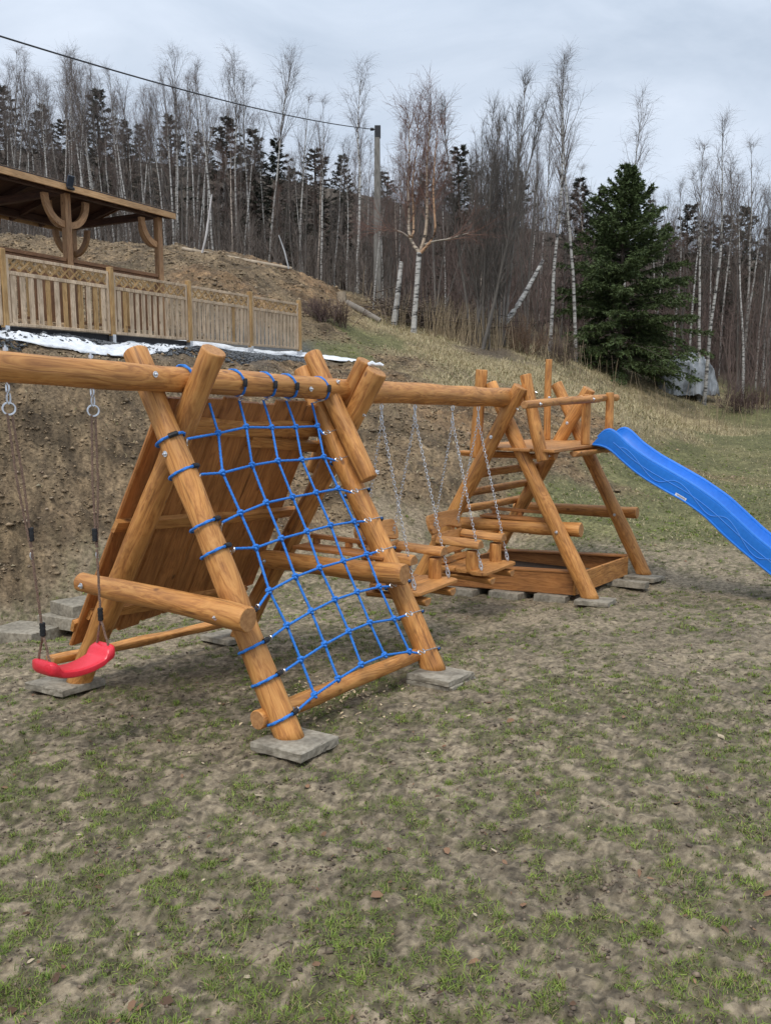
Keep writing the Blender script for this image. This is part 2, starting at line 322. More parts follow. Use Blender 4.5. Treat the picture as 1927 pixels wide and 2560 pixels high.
def classes(x, y):
    x = np.ravel(x); y = np.ravel(y); Wt = np.zeros((len(x), 6))
    xw = x + (fbm(x * .9, y * .9, 50, 4) - .5) * (.5 + .07 * y); yw = y + (fbm(x * .9, y * .9, 60, 4) - .5) * (.5 + .07 * y)
    for i in range(0, len(x), 40000):
        X = np.c_[xw[i:i + 40000], yw[i:i + 40000]]; d2 = ((X[:, None] - CT[None, :, :2]) ** 2).sum(-1) + .02; k = d2 ** -2.2
        for c in range(6): Wt[i:i + 40000, c] = k[:, CT[:, 3] == c].sum(1)
    return Wt / Wt.sum(1, keepdims=True)
def grassmask(x, y, cl):
    """0..1: where living grass grows"""
    g = fbm(x * 2.4, y * 2.4, 3, 4, .6); f = fbm(x * 15, y * 15, 9, 3, .65); big = fbm(x * .6, y * .6, 5, 3); f2 = fbm(x * 8 + 7, y * 8, 12, 4, .72)
    near = sstep(.48, .585, .45 * f + .55 * f2 + .22 * (big - .5) + .012 + .03 * sstep(4.5, 2.0, y))
    meadow = sstep(.44, .62, .45 * g + .55 * f + .05)
    bankg = sstep(.60, .72, .6 * g + .4 * f)
    return np.clip(near * cl[:, 0] + meadow * cl[:, 2] + bankg * (cl[:, 1] * .2) + .25 * sstep(.55, .7, g) * cl[:, 3], 0, 1)
def micro(x, y, cl, z_=None):
    yb = y + (terr(x, y) if z_ is None else z_) * 1.1
    m = cl[:, 0] + .7 * cl[:, 2]; s = cl[:, 1] + .6 * cl[:, 4] + .3 * cl[:, 3]
    lump = fbm(x * 3.2, y * 3.2, 21, 4, .55) - .5; fine = fbm(x * 13, y * 13, 31, 3, .6) - .5
    rid = np.abs(fbm(x * 6 + 3, y * 6, 41, 3) - .5)
    z0 = 0 * x; fin2 = fbm(x * 30, y * 30, 36, 2) - .5; z = m * (.055 * lump + .046 * fine + .022 * fin2 * np.clip(1.6 - y / 6, 0, 1) - .10 * np.maximum(.07 - rid, 0)) + s * (.26 * (fbm(x * 1.1, yb * 1.1, 71, 3) - .5) * np.clip(y / 14, .3, 1.2) + .26 * (fbm(x * 2.6, yb * 2.6, 81, 4, .6) - .5) + .15 * (fbm(x * 9, yb * 9, 85, 3, .65) - .5) - .22 * np.maximum(.10 - np.abs(fbm(x * 1.9, yb * .9, 87, 4, .6) - .5), 0) * 6 * cl[:, 1] * .35)
    return z
def ground_z(x, y):
    x = np.ravel(np.asarray(x, float)); y = np.ravel(np.asarray(y, float)); cl = classes(x, y); return terr(x, y) + micro(x, y, cl)
def gz1(x, y): return float(ground_z([x], [y])[0])
def hit(px, py, lo=6, hi=60):
    """where the sight line through a photo pixel meets the ground"""
    d = ray(px, py); ks = np.geomspace(lo, hi, 400); P = CAMP + ks[:, None] * d; h = P[:, 2] - terr(P[:, 0], P[:, 1]); i = int(np.argmax(h < 0)) if (h < 0).any() else 399
    k = ks[i]
    if 0 < i < 399: k = ks[i - 1] + (ks[i] - ks[i - 1]) * h[i - 1] / (h[i - 1] - h[i])
    return CAMP + k * d

COLS = A([[.272, .217, .146], [.170, .120, .070], [.145, .140, .056], [.30, .24, .135], [.105, .080, .055], [.085, .09, .095]])
def build_ground():
    ys = np.r_[np.geomspace(1.0, 15, 400), np.geomspace(15.06, 36, 420), np.geomspace(36.3, 60, 60), np.geomspace(62, 400, 25)]; us = np.r_[np.linspace(-2.4, -.66, 50), np.linspace(-.65, .65, 400), np.linspace(.66, 2.4, 50)]
    Y, U = np.meshgrid(ys, us, indexing='ij'); Xx = U * (Y + .6); x, y = Xx.ravel(), Y.ravel()
    cl = classes(x, y); z = terr(x, y); yb = y + 1.1 * z; z = z + micro(x, y, cl, z)
    far = sstep(85, 130, y); z = z * (1 - far) + far * np.clip(21 - .14 * x, 14, 27)
    g = grassmask(x, y, cl)
    c = cl @ COLS
    wet = fbm(x * 1.3, y * 1.3, 91, 4); sp = fbm(x * 9, yb * 9, 95, 3, .7)
    c = c * (.72 + .56 * wet)[:, None]
    stain = np.maximum(sstep(.54, .70, fbm(x * 4.1, y * 4.1, 111, 5, .72)), .8 * sstep(.58, .70, fbm(x * 15, y * 15, 113, 3, .7))) * (cl[:, 0] + .6 * cl[:, 2]); c = c * (1 - .30 * stain)[:, None]; spk = sstep(.56, .66, fbm(x * 34, y * 34, 117, 2, .6)) * cl[:, 0] * sstep(9, 4, y); c = c * (1 - .45 * spk)[:, None]; hi_ = sstep(.60, .74, fbm(x * 2.0 + 9, y * 2.0, 119, 4, .6)) * cl[:, 0]; c = c * (1 + .22 * hi_)[:, None]     # damp dark patches in the mud
    pale = sstep(.56, .72, sp) * cl[:, 1]; c = c * (1 + .6 * pale)[:, None]; ds = sstep(.48, .62, fbm(x * 2.2, yb * 2.6 + 4, 97, 5, .72)) * cl[:, 1]; c = c * (1 - .50 * ds)[:, None]; tn = (sstep(.5, .7, fbm(x * .6, y * .6, 99, 3)) * cl[:, 1])[:, None]; c = c * (1 + tn * A([.16, .03, -.06]))
    straw = sstep(.5, .66, fbm(x * 5, y * 5, 121, 4, .6)); c = c + (straw * (.35 * cl[:, 2] + .22 * cl[:, 1]) * .35)[:, None] * A([.30, .24, .13])
    dk = sstep(.52, .68, fbm(x * .8, y * .8, 131, 4)) * cl[:, 3]; c = c * (1 - .4 * dk)[:, None]
    gc = A([.082, .080, .032]); gf = (.66 * g)[:, None]; c = c * (1 - gf) + gc * gf
    ny, nu = len(ys), len(us); i = np.arange(ny - 1)[:, None] * nu + np.arange(nu - 1)[None]; Fc = np.stack([i, i + 1, i + nu + 1, i + nu], -1).reshape(-1, 4)
    mat = noise_mat('muddy_ground', (.50, .49, .47), (1.30, 1.30, 1.28), 22, rough=.86, bump=1.0, bdist=.028, attr='Col', detail=10, spec=.3, lo=.36, hi=.66)
    tag(obj('ground', mesh('ground', np.c_[x, y, z], Fc, mat, cols=np.clip(c, .01, .8))), None, None, None, 'structure')
build_ground()

# ------------------------------------------------------------------ ground cover
def view_points(n, d0, d1, um=.52, p=1.0):
    """random ground points in the part of the site in sight, denser close by"""
    q = rng.random(n); d = d0 * (d1 / d0) ** (q ** p); u = rng.uniform(-um, um, n); return u * (d + .6), d
def blades(name, x, y, hgt, wid, cols, lean, mat, seg=2, spread=None):
    n = len(x); z = ground_z(x, y) - .004; a = rng.uniform(0, 2 * math.pi, n); b = a + rng.normal(0, .7, n) + math.pi / 2
    ln = lean * rng.uniform(.3, 1.3, n); dx, dy = np.cos(a) * ln * hgt, np.sin(a) * ln * hgt; wx, wy = np.cos(b) * wid / 2, np.sin(b) * wid / 2
    V = np.empty((n, 5, 3)); h2 = hgt * np.sqrt(np.clip(1 - .55 * ln ** 2, .12, 1))
    V[:, 0] = np.c_[x - wx, y - wy, z]; V[:, 1] = np.c_[x + wx, y + wy, z]
    V[:, 2] = np.c_[x + .38 * dx + .8 * wx, y + .38 * dy + .8 * wy, z + .6 * h2]; V[:, 3] = np.c_[x + .38 * dx - .8 * wx, y + .38 * dy - .8 * wy, z + .6 * h2]
    V[:, 4] = np.c_[x + dx, y + dy, z + h2 * rng.uniform(.7, 1.05, n)]
    i = np.arange(n)[:, None] * 5; T = np.concatenate([i + A([0, 1, 2]), i + A([0, 2, 3]), i + A([3, 2, 4])])
    return obj(name, mesh(name, V.reshape(-1, 3), T, mat, cols=np.repeat(cols, 5, axis=0)))
LEAF = noise_mat('grass_blade', (.85, .85, .85), (1.1, 1.1, 1.1), 5, rough=.6, bump=0, attr='Col', spec=.25)
def build_cover():
    def blade_cols(n, hue, x, y):
        t = rng.random((n, 1)) * .5 + hue * .7; c = A([.064, .108, .020]) * (1 - t) + A([.235, .305, .050]) * t; dr = rng.random(n) < .24; c[dr] = A([.27, .215, .105]) * rng.uniform(.5, 1.1, (dr.sum(), 1)); return c * rng.uniform(.75, 1.2, (n, 1))
    X, Y_, Hh, Wd, Cc = [], [], [], [], []
    # tufts: many blades from one crown
    cx, cy = view_points(60000, 1.9, 22, p=.9); cl = classes(cx, cy); keep = rng.random(len(cx)) < grassmask(cx, cy, cl) * np.clip(cl[:, 0] * .30 + cl[:, 2] * .5 + .1, 0, .6); cx, cy = cx[keep], cy[keep]; m = len(cx)
    nb = (rng.gamma(1.6, 8, m) + 4).astype(int); par = np.repeat(np.arange(m), nb); rad = rng.uniform(.012, .05, m)[par]; a = rng.uniform(0, 6.283, len(par)); q = np.sqrt(rng.random(len(par))) * rad
    hue = np.repeat(np.clip(rng.normal(.45, .3, (m, 1)), 0, 1), nb, axis=0); X.append(cx[par] + q * np.cos(a)); Y_.append(cy[par] + q * np.sin(a)); n = len(par); Hh.append(rng.uniform(.012, .030, n) * np.repeat(rng.uniform(.7, 1.5, m), nb)); Wd.append(rng.uniform(.002, .0042, n)); Cc.append(blade_cols(n, hue, None, None))
    # single short blades between
    x, y = view_points(420000, 1.9, 24, p=.85); cl = classes(x, y); g = grassmask(x, y, cl); keep = rng.random(len(x)) < (g * .36 + .025) * (cl[:, 0] + 1.3 * cl[:, 2] + .2 * cl[:, 1]); x, y = x[keep], y[keep]; n = len(x)
    X.append(x); Y_.append(y); Hh.append(rng.uniform(.008, .022, n)); Wd.append(rng.uniform(.002, .004, n)); Cc.append(blade_cols(n, np.full((n, 1), .35), x, y) * .9)
    x, y = np.concatenate(X), np.concatenate(Y_); tag(blades('grass', x, y, np.concatenate(Hh), np.concatenate(Wd) * np.clip(y / 4, 1, 3.5), np.concatenate(Cc), 1.1, LEAF), 'sparse short green grass growing in tufts through the mud', 'grass', None, 'stuff')
    x, y = view_points(420000, 11, 34); cl = classes(x, y)
    p = cl[:, 3] * .9 + .16 * cl[:, 1] + .16 * cl[:, 2] + .12 * cl[:, 4]; keep = rng.random(len(x)) < p * (.35 + .9 * fbm(x * .7, y * .7, 161, 3)) * .55; x, y, cl = x[keep], y[keep], cl[keep]
    n = len(x); h = rng.uniform(.06, .19, n) * np.clip(.35 + cl[:, 3], .3, 1.1); t = rng.random((n, 1)); c = A([.27, .215, .11]) * (1 - t) + A([.54, .45, .27]) * t; gr = rng.random(n) < .16; c[gr] = A([.12, .13, .045])
    tag(blades('dry_grass', x, y, h, rng.uniform(.007, .014, n), c, 1.15, LEAF), 'long straw coloured dead grass lying on the slope', 'dry grass', None, 'stuff')
    # fallen leaves, wood shavings and dead stalks lying on the mud
    x, y = view_points(750, 1.9, 12, p=.9); xs = A([W(.75 + rng.normal(0, .22), .5 + rng.normal(0, .25), 0) for _ in range(260)]); k = len(x); x = np.r_[x, xs[:, 0]]; y = np.r_[y, xs[:, 1]]
    n = len(x); z = ground_z(x, y) + .006; sz = rng.uniform(.008, .022, n) * (rng.random(n) ** 2 + .35); sz[k:] = rng.uniform(.008, .016, n - k); a = rng.uniform(0, 6.28, n); asp = rng.uniform(.3, .9, n)
    V = np.empty((n, 6, 3)); ca, sa = np.cos(a), np.sin(a); tilt = rng.uniform(-.5, .5, (n, 2))
    for j, (pu, pv) in enumerate([(-1, 0), (-.4, -.8), (.5, -.7), (1, 0), (.5, .7), (-.4, .8)]):
        uu, vv = pu * sz, pv * sz * asp; V[:, j] = np.c_[x + uu * ca - vv * sa, y + uu * sa + vv * ca, z + uu * tilt[:, 0] + vv * tilt[:, 1] + .35 * np.abs(vv) + rng.uniform(0, .006, n)]
    c = A([.16, .09, .05]) * rng.uniform(.5, 1.4, (n, 1)); pl = rng.random(n) < .22; c[pl] = A([.50, .40, .27]) * rng.uniform(.7, 1.1, (pl.sum(), 1)); c[k:] = A([.60, .46, .28]) * rng.uniform(.7, 1.1, (n - k, 1))
    tag(obj('fallen_leaves', mesh('fallen_leaves', V.reshape(-1, 3), np.arange(n * 6).reshape(-1, 6), LEAF, smooth=False, cols=np.repeat(c, 6, axis=0))), 'scattered dead leaves and pale wood shavings lying on the mud', 'fallen leaves', None, 'stuff')
def build_crumbs():
    x, y = view_points(70000, 1.9, 13, p=.9); cl = classes(x, y); g = fbm(x * 3.1, y * 3.1, 111, 4, .65); keep = rng.random(len(x)) < cl[:, 0] * (.10 + .75 * sstep(.5, .65, g)) * .55; x, y = x[keep], y[keep]; n = len(x)
    tag(rocks('mud_crumbs', x, y, rng.uniform(.003, .010, n) * (1 + rng.random(n) ** 6), A([.135, .100, .070]) * rng.uniform(.4, 1.7, (n, 1)), STONE), 'small dark crumbs of trodden mud and debris scattered over the ground', 'mud crumbs', None, 'stuff')
def rocks(name, x, y, size, cols, mat, sink=.3):
    n = len(x); z = ground_z(x, y); P = A([(1, 0, 0), (.35, .9, .1), (-.8, .55, -.1), (-.75, -.6, .1), (.4, -.9, -.1), (.1, .1, .75), (-.1, -.05, -.7)])
    Fi = A([(0, 1, 5), (1, 2, 5), (2, 3, 5), (3, 4, 5), (4, 0, 5), (1, 0, 6), (2, 1, 6), (3, 2, 6), (4, 3, 6), (0, 4, 6)])
    V = P[None] * rng.uniform(.6, 1.25, (n, 7, 1)) * size[:, None, None] * rng.uniform(.6, 1.2, (n, 1, 3)); a = rng.uniform(0, 6.28, n); ca, sa = np.cos(a)[:, None], np.sin(a)[:, None]
    V = np.stack([V[..., 0] * ca - V[..., 1] * sa + x[:, None], V[..., 0] * sa + V[..., 1] * ca + y[:, None], V[..., 2] * .75 + (z + size * (.5 - sink))[:, None]], -1)
    return obj(name, mesh(name, V.reshape(-1, 3), (np.arange(n)[:, None, None] * 7 + Fi[None]).reshape(-1, 3), mat, smooth=False, cols=np.repeat(cols, 7, axis=0)))
STONE = noise_mat('stone', (.8, .8, .8), (1.15, 1.15, 1.15), 30, rough=.9, bump=.4, attr='Col')
def build_stones():
    x, y = view_points(110000, 8.5, 26); cl = classes(x, y); keep = rng.random(len(x)) < cl[:, 1] ** 2 * .22 * sstep(.4, .65, fbm(x * .9, y * .9, 171, 4)); x, y = x[keep], y[keep]
    n = len(x); sz = .008 + .05 * rng.random(n) ** 11; c = A([.26, .20, .135]) * rng.uniform(.65, 1.4, (n, 1)) * (1 + rng.uniform(-.06, .06, (n, 3)))
    tag(rocks('bank_stones', x, y, sz, c, STONE, .62), 'loose stones and clods of earth covering the dug bank', 'stones', None, 'stuff')
    x, y = view_points(110000, 8.6, 27); cl = classes(x, y); keep = rng.random(len(x)) < cl[:, 1] ** 1.5 * (.30 + .7 * sstep(.46, .66, fbm(x * 1.4, y * 1.4, 181, 4, .65))); x, y = x[keep], y[keep]; n = len(x)
    tag(rocks('soil_clods', x, y, rng.uniform(.008, .026, n) * np.clip(y / 12, 1, 1.8) * (1 + 1.6 * rng.random(n) ** 10), A([.20, .145, .088]) * rng.uniform(.45, 1.6, (n, 1)), STONE, .45), 'brown clods of earth and stone strewn over the dug bank and the heap behind the fence', 'clods', None, 'stuff')
    a = rng.uniform(-1.0, 7.5, 9000); d = -rng.random(9000) ** 1.4 * .6 + .05; P = F0 + a[:, None] * G1 + d[:, None] * G2
    tag(rocks('gravel', P[:, 0], P[:, 1], rng.uniform(.02, .045, 9000), A([.095, .10, .105]) * rng.uniform(.5, 1.6, (9000, 1)), STONE), 'dark grey crushed stone along the foot of the fence', 'gravel', None, 'stuff')
build_cover(); build_stones(); build_crumbs()

# ------------------------------------------------------------------ the play frame
def log(name, P0, P1, r0, r1, parent, seed=0, flat=None, k=22, n=26, wob=1.0, mat=None, dome=.006, half=None, parts=True):
    """a hand-peeled log from P0 to P1 (its own z runs along it); flat: world height at which its foot is cut level; half: direction of a sawn face"""
    P0, P1 = A(P0, float), A(P1, float); Lg = np.linalg.norm(P1 - P0); M = frame(P0, P1 - P0, E1 if half is None else None); rg = np.random.default_rng(seed + 100)
    if half is not None: M = frame(P0, P1 - P0, half)
    zs = np.r_[0, .004, np.linspace(.012, Lg - .012, n), Lg - .004, Lg]; ang = np.linspace(0, 2 * math.pi, k, endpoint=False)
    ph = rg.uniform(0, 6.28, 6); fq = rg.uniform(1.5, 4.5, 3); ax, ay = rg.uniform(.004, .010, 2) * wob
    rings = []
    for i, z in enumerate(zs):
        t = z / Lg; r = r0 + (r1 - r0) * t; r = r * (1 + .035 * wob * math.sin(fq[0] * z * 2 + ph[0]) + .02 * wob * math.sin(fq[1] * z * 4 + ph[1]))
        sh = {0: .90, 1: .97, len(zs) - 2: .97, len(zs) - 1: .90}.get(i, 1.0)
        fac = 1 + .022 * wob * np.sin(3 * ang + ph[2] + 1.5 * z) + .016 * wob * np.sin(5 * ang + ph[3] - 2.2 * z) + .012 * wob * np.sin(7 * ang + ph[4] + 5 * z)
        rr = r * sh * fac; env = math.sin(math.pi * t)
        X = rr * np.cos(ang) + ax * env * math.sin(2.2 * z + ph[5]); Y = rr * np.sin(ang) + ay * env * math.cos(1.7 * z + ph[0])
        if half is not None: X = np.minimum(X, r * .12 + .004 * math.sin(9 * z + ph[1]))
        rings.append(np.c_[X, Y, np.full(k, z)])
    if flat is not None:
        Wm = np.array(M)[:3, :3]; dz = Wm[2, 2]
        for i in range(len(rings)):
            wz = rings[i] @ Wm[2] + P0[2]; lo = flat + .0015 * i
            low = wz < lo
            rings[i][low, 2] += (lo - wz[low]) / dz
    g = Geo().sweep(rings)
    me = mesh(name, A(g.V), g.F, mat or WOOD, smooth=False); me.polygons.foreach_set('use_smooth', g.S)
    me.materials.append(WOODE); me.polygons[-1].material_index = 1; me.polygons[-2].material_index = 1
    return obj(name, me, parent, M)
def _bolt_me():
    g = Geo(); k = 16
    def ring(r, z, kk=k): return [A([r * math.cos(a), r * math.sin(a), z]) for a in np.linspace(0, 2 * math.pi, kk, endpoint=False)]
    g.sweep([ring(.0185, 0), ring(.0185, .003), ring(.017, .004)]); g.sweep([ring(.010, .004, 6), ring(.010, .011, 6), ring(.008, .013, 6)]); g.sweep([ring(.0055, .012, 8), ring(.0055, .019, 8), ring(.004, .021, 8)])
    return mesh('bolt', A(g.V), g.F, GALV, smooth=False)
BOLT = _bolt_me()
def bolt(parent, P, nrm): return obj('bolt', BOLT, parent, frame(A(P, float), nrm))
PF = thing('play_frame', 'large honey stained log play frame with leaning A-shaped legs, long swing beam and raised tower', 'play frame', W(3, 0, 0))
r_ = .080
def slab_z(s, t): return W(s, t, 0)[2] + .068
def leg(s, foot, topP, r0, r1, seed):
    """foot: (t) where it meets its slab, topP: (t, height)"""
    P0 = W(s, foot, -.02); P1 = W(s, topP[0], 0); P1 = A([P1[0], P1[1], 0]); P1[2] = topP[1]
    return log('leg', P0, P1, r0, r1, PF, seed, flat=slab_z(s, foot))
LEGS = {}
LEGS['1f'] = leg(-r_, .985, (-.229, 2.227), .080, .074, 1); LEGS['1b'] = leg(r_, -1.225, (.277, 2.224), .083, .076, 2)
LEGS['2f'] = leg(S2 - r_, .958, (-.275, 2.161), .084, .078, 3); LEGS['2b'] = leg(S2 + r_, -1.215, (.308, 2.143), .086, .080, 4)
LEGS['3f'] = leg(S3 + r_, .985, (-.267, 2.088), .088, .070, 5); LEGS['3b'] = leg(S3 - r_, -1.16, (.169, 2.053), .088, .078, 6)
LEGS['4f'] = leg(S4 + r_, 1.005, (-.250, 2.109), .088, .072, 7); LEGS['4b'] = leg(S4 - r_, -1.16, (.242, 2.042), .088, .078, 8)
def W0(s, t, z): p = O3 + s * E1 + t * E2; return A([p[0], p[1], z])
# swing beams: one from beyond the picture's left edge to just past the net, one on to the tower
def bz(s): return 2.068 - .040 * s if s < 1.4 else 2.030 - .0275 * (s - .55)
BEAM1 = log('swing_beam', W0(-3.4, .0, 2.18), W0(1.80, 0, 1.998), .072, .083, PF, 21, n=60, wob=.9)
BEAM2 = log('swing_beam', W0(1.81, .0, 1.990), W0(4.88, 0, 1.935), .090, .100, PF, 22, n=44, wob=.9)
leg(-3.4 + .2, 1.0, (-.25, 2.36), .085, .078, 9); leg(-3.4 + .36, -1.2, (.28, 2.36), .085, .078, 10)      # the frame's far end, just out of the picture
# short logs that clamp the beam
SL1 = log('support_log', W0(S2 - r_ - .02, .361, 1.342), W0(S2 - r_ - .02, -.168, 2.276), .070, .068, PF, 23, n=16)
SL2 = log('support_log', W0(S2 + r_ + .02, -.338, 1.358), W0(S2 + r_ + .02, .186, 2.223), .062, .060, PF, 24, n=16)
SL3 = log('support_log', W0(S3, .407, 1.276), W0(S3, .184, 2.176), .066, .062, PF, 25, n=16)
SL4 = log('support_log', W0(S3, -.391, 1.28), W0(S3, -.326, 2.237), .064, .062, PF, 26, n=16)
CB1 = log('crossbar', W0(-3 * r_, -.645, .775), W0(-3 * r_, .800, .746), .064, .074, PF, 31)
CB2 = log('crossbar', W0(S2 - 3 * r_, -.58, .663), W0(S2 - 3 * r_, .765, .697), .070, .076, PF, 32)
CB3 = log('crossbar', W0(S3 + 3 * r_, -.74, .49), W0(S3 + 3 * r_, .760, .54), .070, .080, PF, 33)
CB4 = log('crossbar', W0(S4 + 3 * r_, -.86, .467), W0(S4 + 3 * r_, .800, .513), .068, .074, PF, 34)
BR1 = log('base_rail', W0(-.19, .80, .155), W0(1.66, .80, .075), .056, .048, PF, 35, n=30)
BR2 = log('base_rail', W0(-.10, -1.235, .125), W0(1.85, -1.235, -.02), .050, .055, PF, 36, n=30, half=A([0, 0, 1.]))
for par, P in ((BEAM1, (-.20, 2.08)), (BEAM1, (1.22, 2.005))): bolt(par, W0(P[0], .083, P[1]), E2)
bolt(SL1, W0(S2 - r_ - .02, .01, 2.03) + .068 * E2 + A([0, 0, .03]), unit(E2 + .5 * E3)); bolt(SL1, W0(S2 - r_ - .02, .40, 1.40) - .0 * E1 + .03 * E2, unit(E2 + .5 * E3))
for par, s, (t0, z0), (t1, z1), fr in ((CB1, -3 * r_, (-.55, .775), (.62, .75), .07), (CB2, S2 - 3 * r_, (.55, .69), (-.5, .665), .075), ):
    for t, z in ((t0, z0), (t1, z1)): bolt(par, W0(s, t, z) - (fr + .001) * E1, -E1)
def on_leg(key_s, foot, top, h):
    """a point on a leg's axis at height h"""
    a = W(key_s, foot, -.02); b = W0(key_s, top[0], top[1]); k = (h - a[2]) / (b[2] - a[2]); return a + k * (b - a)
for kk, s, f, tp, hs in (('1f', -r_, .985, (-.229, 2.227), (1.62,)), ('3f', S3 + r_, .985, (-.267, 2.088), (.53,)), ('4f', S4 + r_, 1.005, (-.25, 2.109), (.50,)), ('3b', S3 - r_, -1.16, (.169, 2.053), (1.52,)), ('4b', S4 - r_, -1.16, (.242, 2.042), (1.62,))):
    for h in hs: bolt(LEGS[kk], on_leg(s, f, tp, h) - .081 * E1, -E1)
for kk, s, f, tp, h in (('2b', S2 + r_, -1.215, (.308, 2.143), 1.85), ('3b', S3 - r_, -1.16, (.169, 2.053), 1.86)): bolt(LEGS[kk], on_leg(s, f, tp, h) + .076 * unit(E2 - .55 * E3) , unit(E2 - .55 * E3))

# plank wall closing the back of the climbing bay: planks on battens outside the back legs
FB1, FB2 = W(0, -1.215, 0), W(S2, -1.215, 0); CR = W(0, 0, ZC); _a = unit(FB2 - FB1); _b = unit((CR - FB1) - ((CR - FB1) @ _a) * _a); NB = unit(np.cross(_a, _b)); NB = NB if NB @ E2 < 0 else -NB    # outward = away from the camera
PW0 = FB1 + NB * (.085 + .045)
def pw(px, py, off=0): return on_plane(px, py, PW0 + NB * off, NB)
pw_tl, pw_tr, pw_bl, pw_br = pw(408, 995), pw(806, 1012), pw(178, 1612), pw(634, 1462)
PWALL = Geo(); gaps = []
nb_ = 9
def quadp(u, v): return (pw_tl * (1 - u) + pw_tr * u) * (1 - v) + (pw_bl * (1 - u) + pw_br * u) * v
for i in range(nb_):
    u0, u1 = i / nb_ + .0010, (i + 1) / nb_ - .0010; rg = random.Random(i); v0 = .012 * math.sin(i * 1.7) ; v1 = 1 + .01 * rg.uniform(-1, 1)
    A0, A1, B1, B0 = quadp(u0, v0), quadp(u1, v0), quadp(u1, v1), quadp(u0, v1); th = .022
    e = .010; mid = lambda a, b, f: a + (b - a) * f
    PWALL.sweep([[A0 + e * unit(A1 - A0), A1 - e * unit(A1 - A0), A1 + NB * e, A1 + NB * th, A0 + NB * th, A0 + NB * e], [B0 + e * unit(B1 - B0), B1 - e * unit(B1 - B0), B1 + NB * e, B1 + NB * th, B0 + NB * th, B0 + NB * e]])
PWM = frame(quadp(.5, .5), quadp(.5, 0) - quadp(.5, 1), _a)
PW = PWALL.build('plank_wall', WOODB, PF, PWM)
def batten(p0, p1, wd, off, seed, th=.034, waney=True):
    P0, P1 = pw(*p0, -off), pw(*p1, -off); z = unit(P1 - P0); up = unit(np.cross(NB, z)); up = up if up[2] > 0 else -up; rg = np.random.default_rng(seed); ph = rg.uniform(0, 6, 4); L_ = np.linalg.norm(P1 - P0); rings = []
    for t in np.linspace(0, 1, 24):
        q = P0 + (P1 - P0) * t; hu = wd / 2 * (1 + (.22 * math.sin(3.1 * t * L_ + ph[0]) + .1 * math.sin(8 * t * L_ + ph[1]) if waney else 0)); hl = wd / 2 * (1 + (.18 * math.sin(2.6 * t * L_ + ph[2]) if waney else 0)); e = .005
        rings.append([q + up * (hu - e) - NB * th / 2, q + up * hu - NB * (th / 2 - e * 2), q + up * (hu + .006) + NB * th / 2, q - up * (hl + .006) + NB * th / 2, q - up * hl - NB * (th / 2 - e * 2), q - up * (hl - e) - NB * th / 2])
    return Geo().sweep(rings).build('batten', WOOD, PF, frame(P0, P1 - P0, up))
batten((440, 1064), (803, 1078), .115, .018, 1); batten((622, 1106), (812, 1118), .085, .018, 2); batten((286, 1319), (733, 1279), .085, .018, 3); batten((224, 1537), (614, 1474), .085, .018, 4); batten((182, 1566), (210, 1556), .09, -.03, 5, waney=False)

# the tower behind the second swing bay
DZ = 1.405
DECK = Geo(); dt = np.linspace(-.52, .56, 9)
for i in range(8):
    t = (dt[i] + dt[i + 1]) / 2; e0 = 4.62 + .03 * math.sin(i * 2.3) + (.25 if i < 2 else 0); e1_ = 6.60 + .03 * math.cos(i * 1.9); DECK.board(W0(e0, t, DZ - .017), W0(e1_, t, DZ - .017), E2, dt[1] - dt[0] - .006, .032)
DECK.build('deck', PLANK, PF, frame(W0(5.6, 0, DZ), E1, E2))
for nm, s, t0, t1, z in (('joist', S3 + .22, -.68, .46, 1.33), ('joist', S4 - .26, -.56, .58, 1.338)): log(nm, W0(s, t0, z), W0(s, t1, z), .055, .055, PF, int(s * 7), n=14, half=E3)

log('joist', W0(5.15, .56, 1.345), W0(6.55, .56, 1.345), .05, .05, PF, 78, n=14, half=E3)
def post(p0, p1, wd, seed): return log('post', p0, p1, wd, wd * .97, PF, seed, n=14, wob=.6, k=16)
P1_ = post(W0(6.36, -.262, DZ), W0(6.36, -.262, 2.405), .043, 41)
P2_ = post(W0(5.66, .50, DZ), W0(5.66, .50, 1.972), .052, 42); P3_ = post(W0(6.44, .50, DZ - .02), W0(6.44, .50, 1.995), .050, 43)
HR1 = log('handrail', W0(4.02, .475, 1.868), W0(5.90, .56, 1.925), .040, .044, PF, 44, n=26); HR2 = log('handrail', W0(5.55, .445, 1.925), W0(6.86, .445, 1.932), .040, .042, PF, 45, n=18)
bolt(HR1, W0(4.28, .53, 1.875), E2); bolt(HR1, W0(5.62, .592, 1.92), E2); bolt(P1_, W0(6.36, -.262, 1.93) + .043 * unit(E2 - E1), unit(E2 - E1)); bolt(SL3, W0(S3, .395, 1.33) + .068 * unit(E2 + .4 * E1), unit(E2 + .4 * E1)); bolt(SL3, W0(S3, .23, 1.99) + .066 * unit(E2 + .4 * E1), unit(E2 + .4 * E1))
# rungs up the tower's back legs
def bp(px, py, off=.15): return on_plane(px, py, W(S3, -1.16, 0) + NB * off, NB)
for i, (a, b) in enumerate([((1174, 1189), (1346, 1162)), ((1151, 1234), (1320, 1206)), ((1134, 1276), (1308, 1245)), ((1150, 1345), (1275, 1318))]):
    P0, P1 = bp(*a), bp(*b); log('rung', P0, P0 + (P1 - P0) * 1.06, .047, .044, PF, 50 + i, n=18)
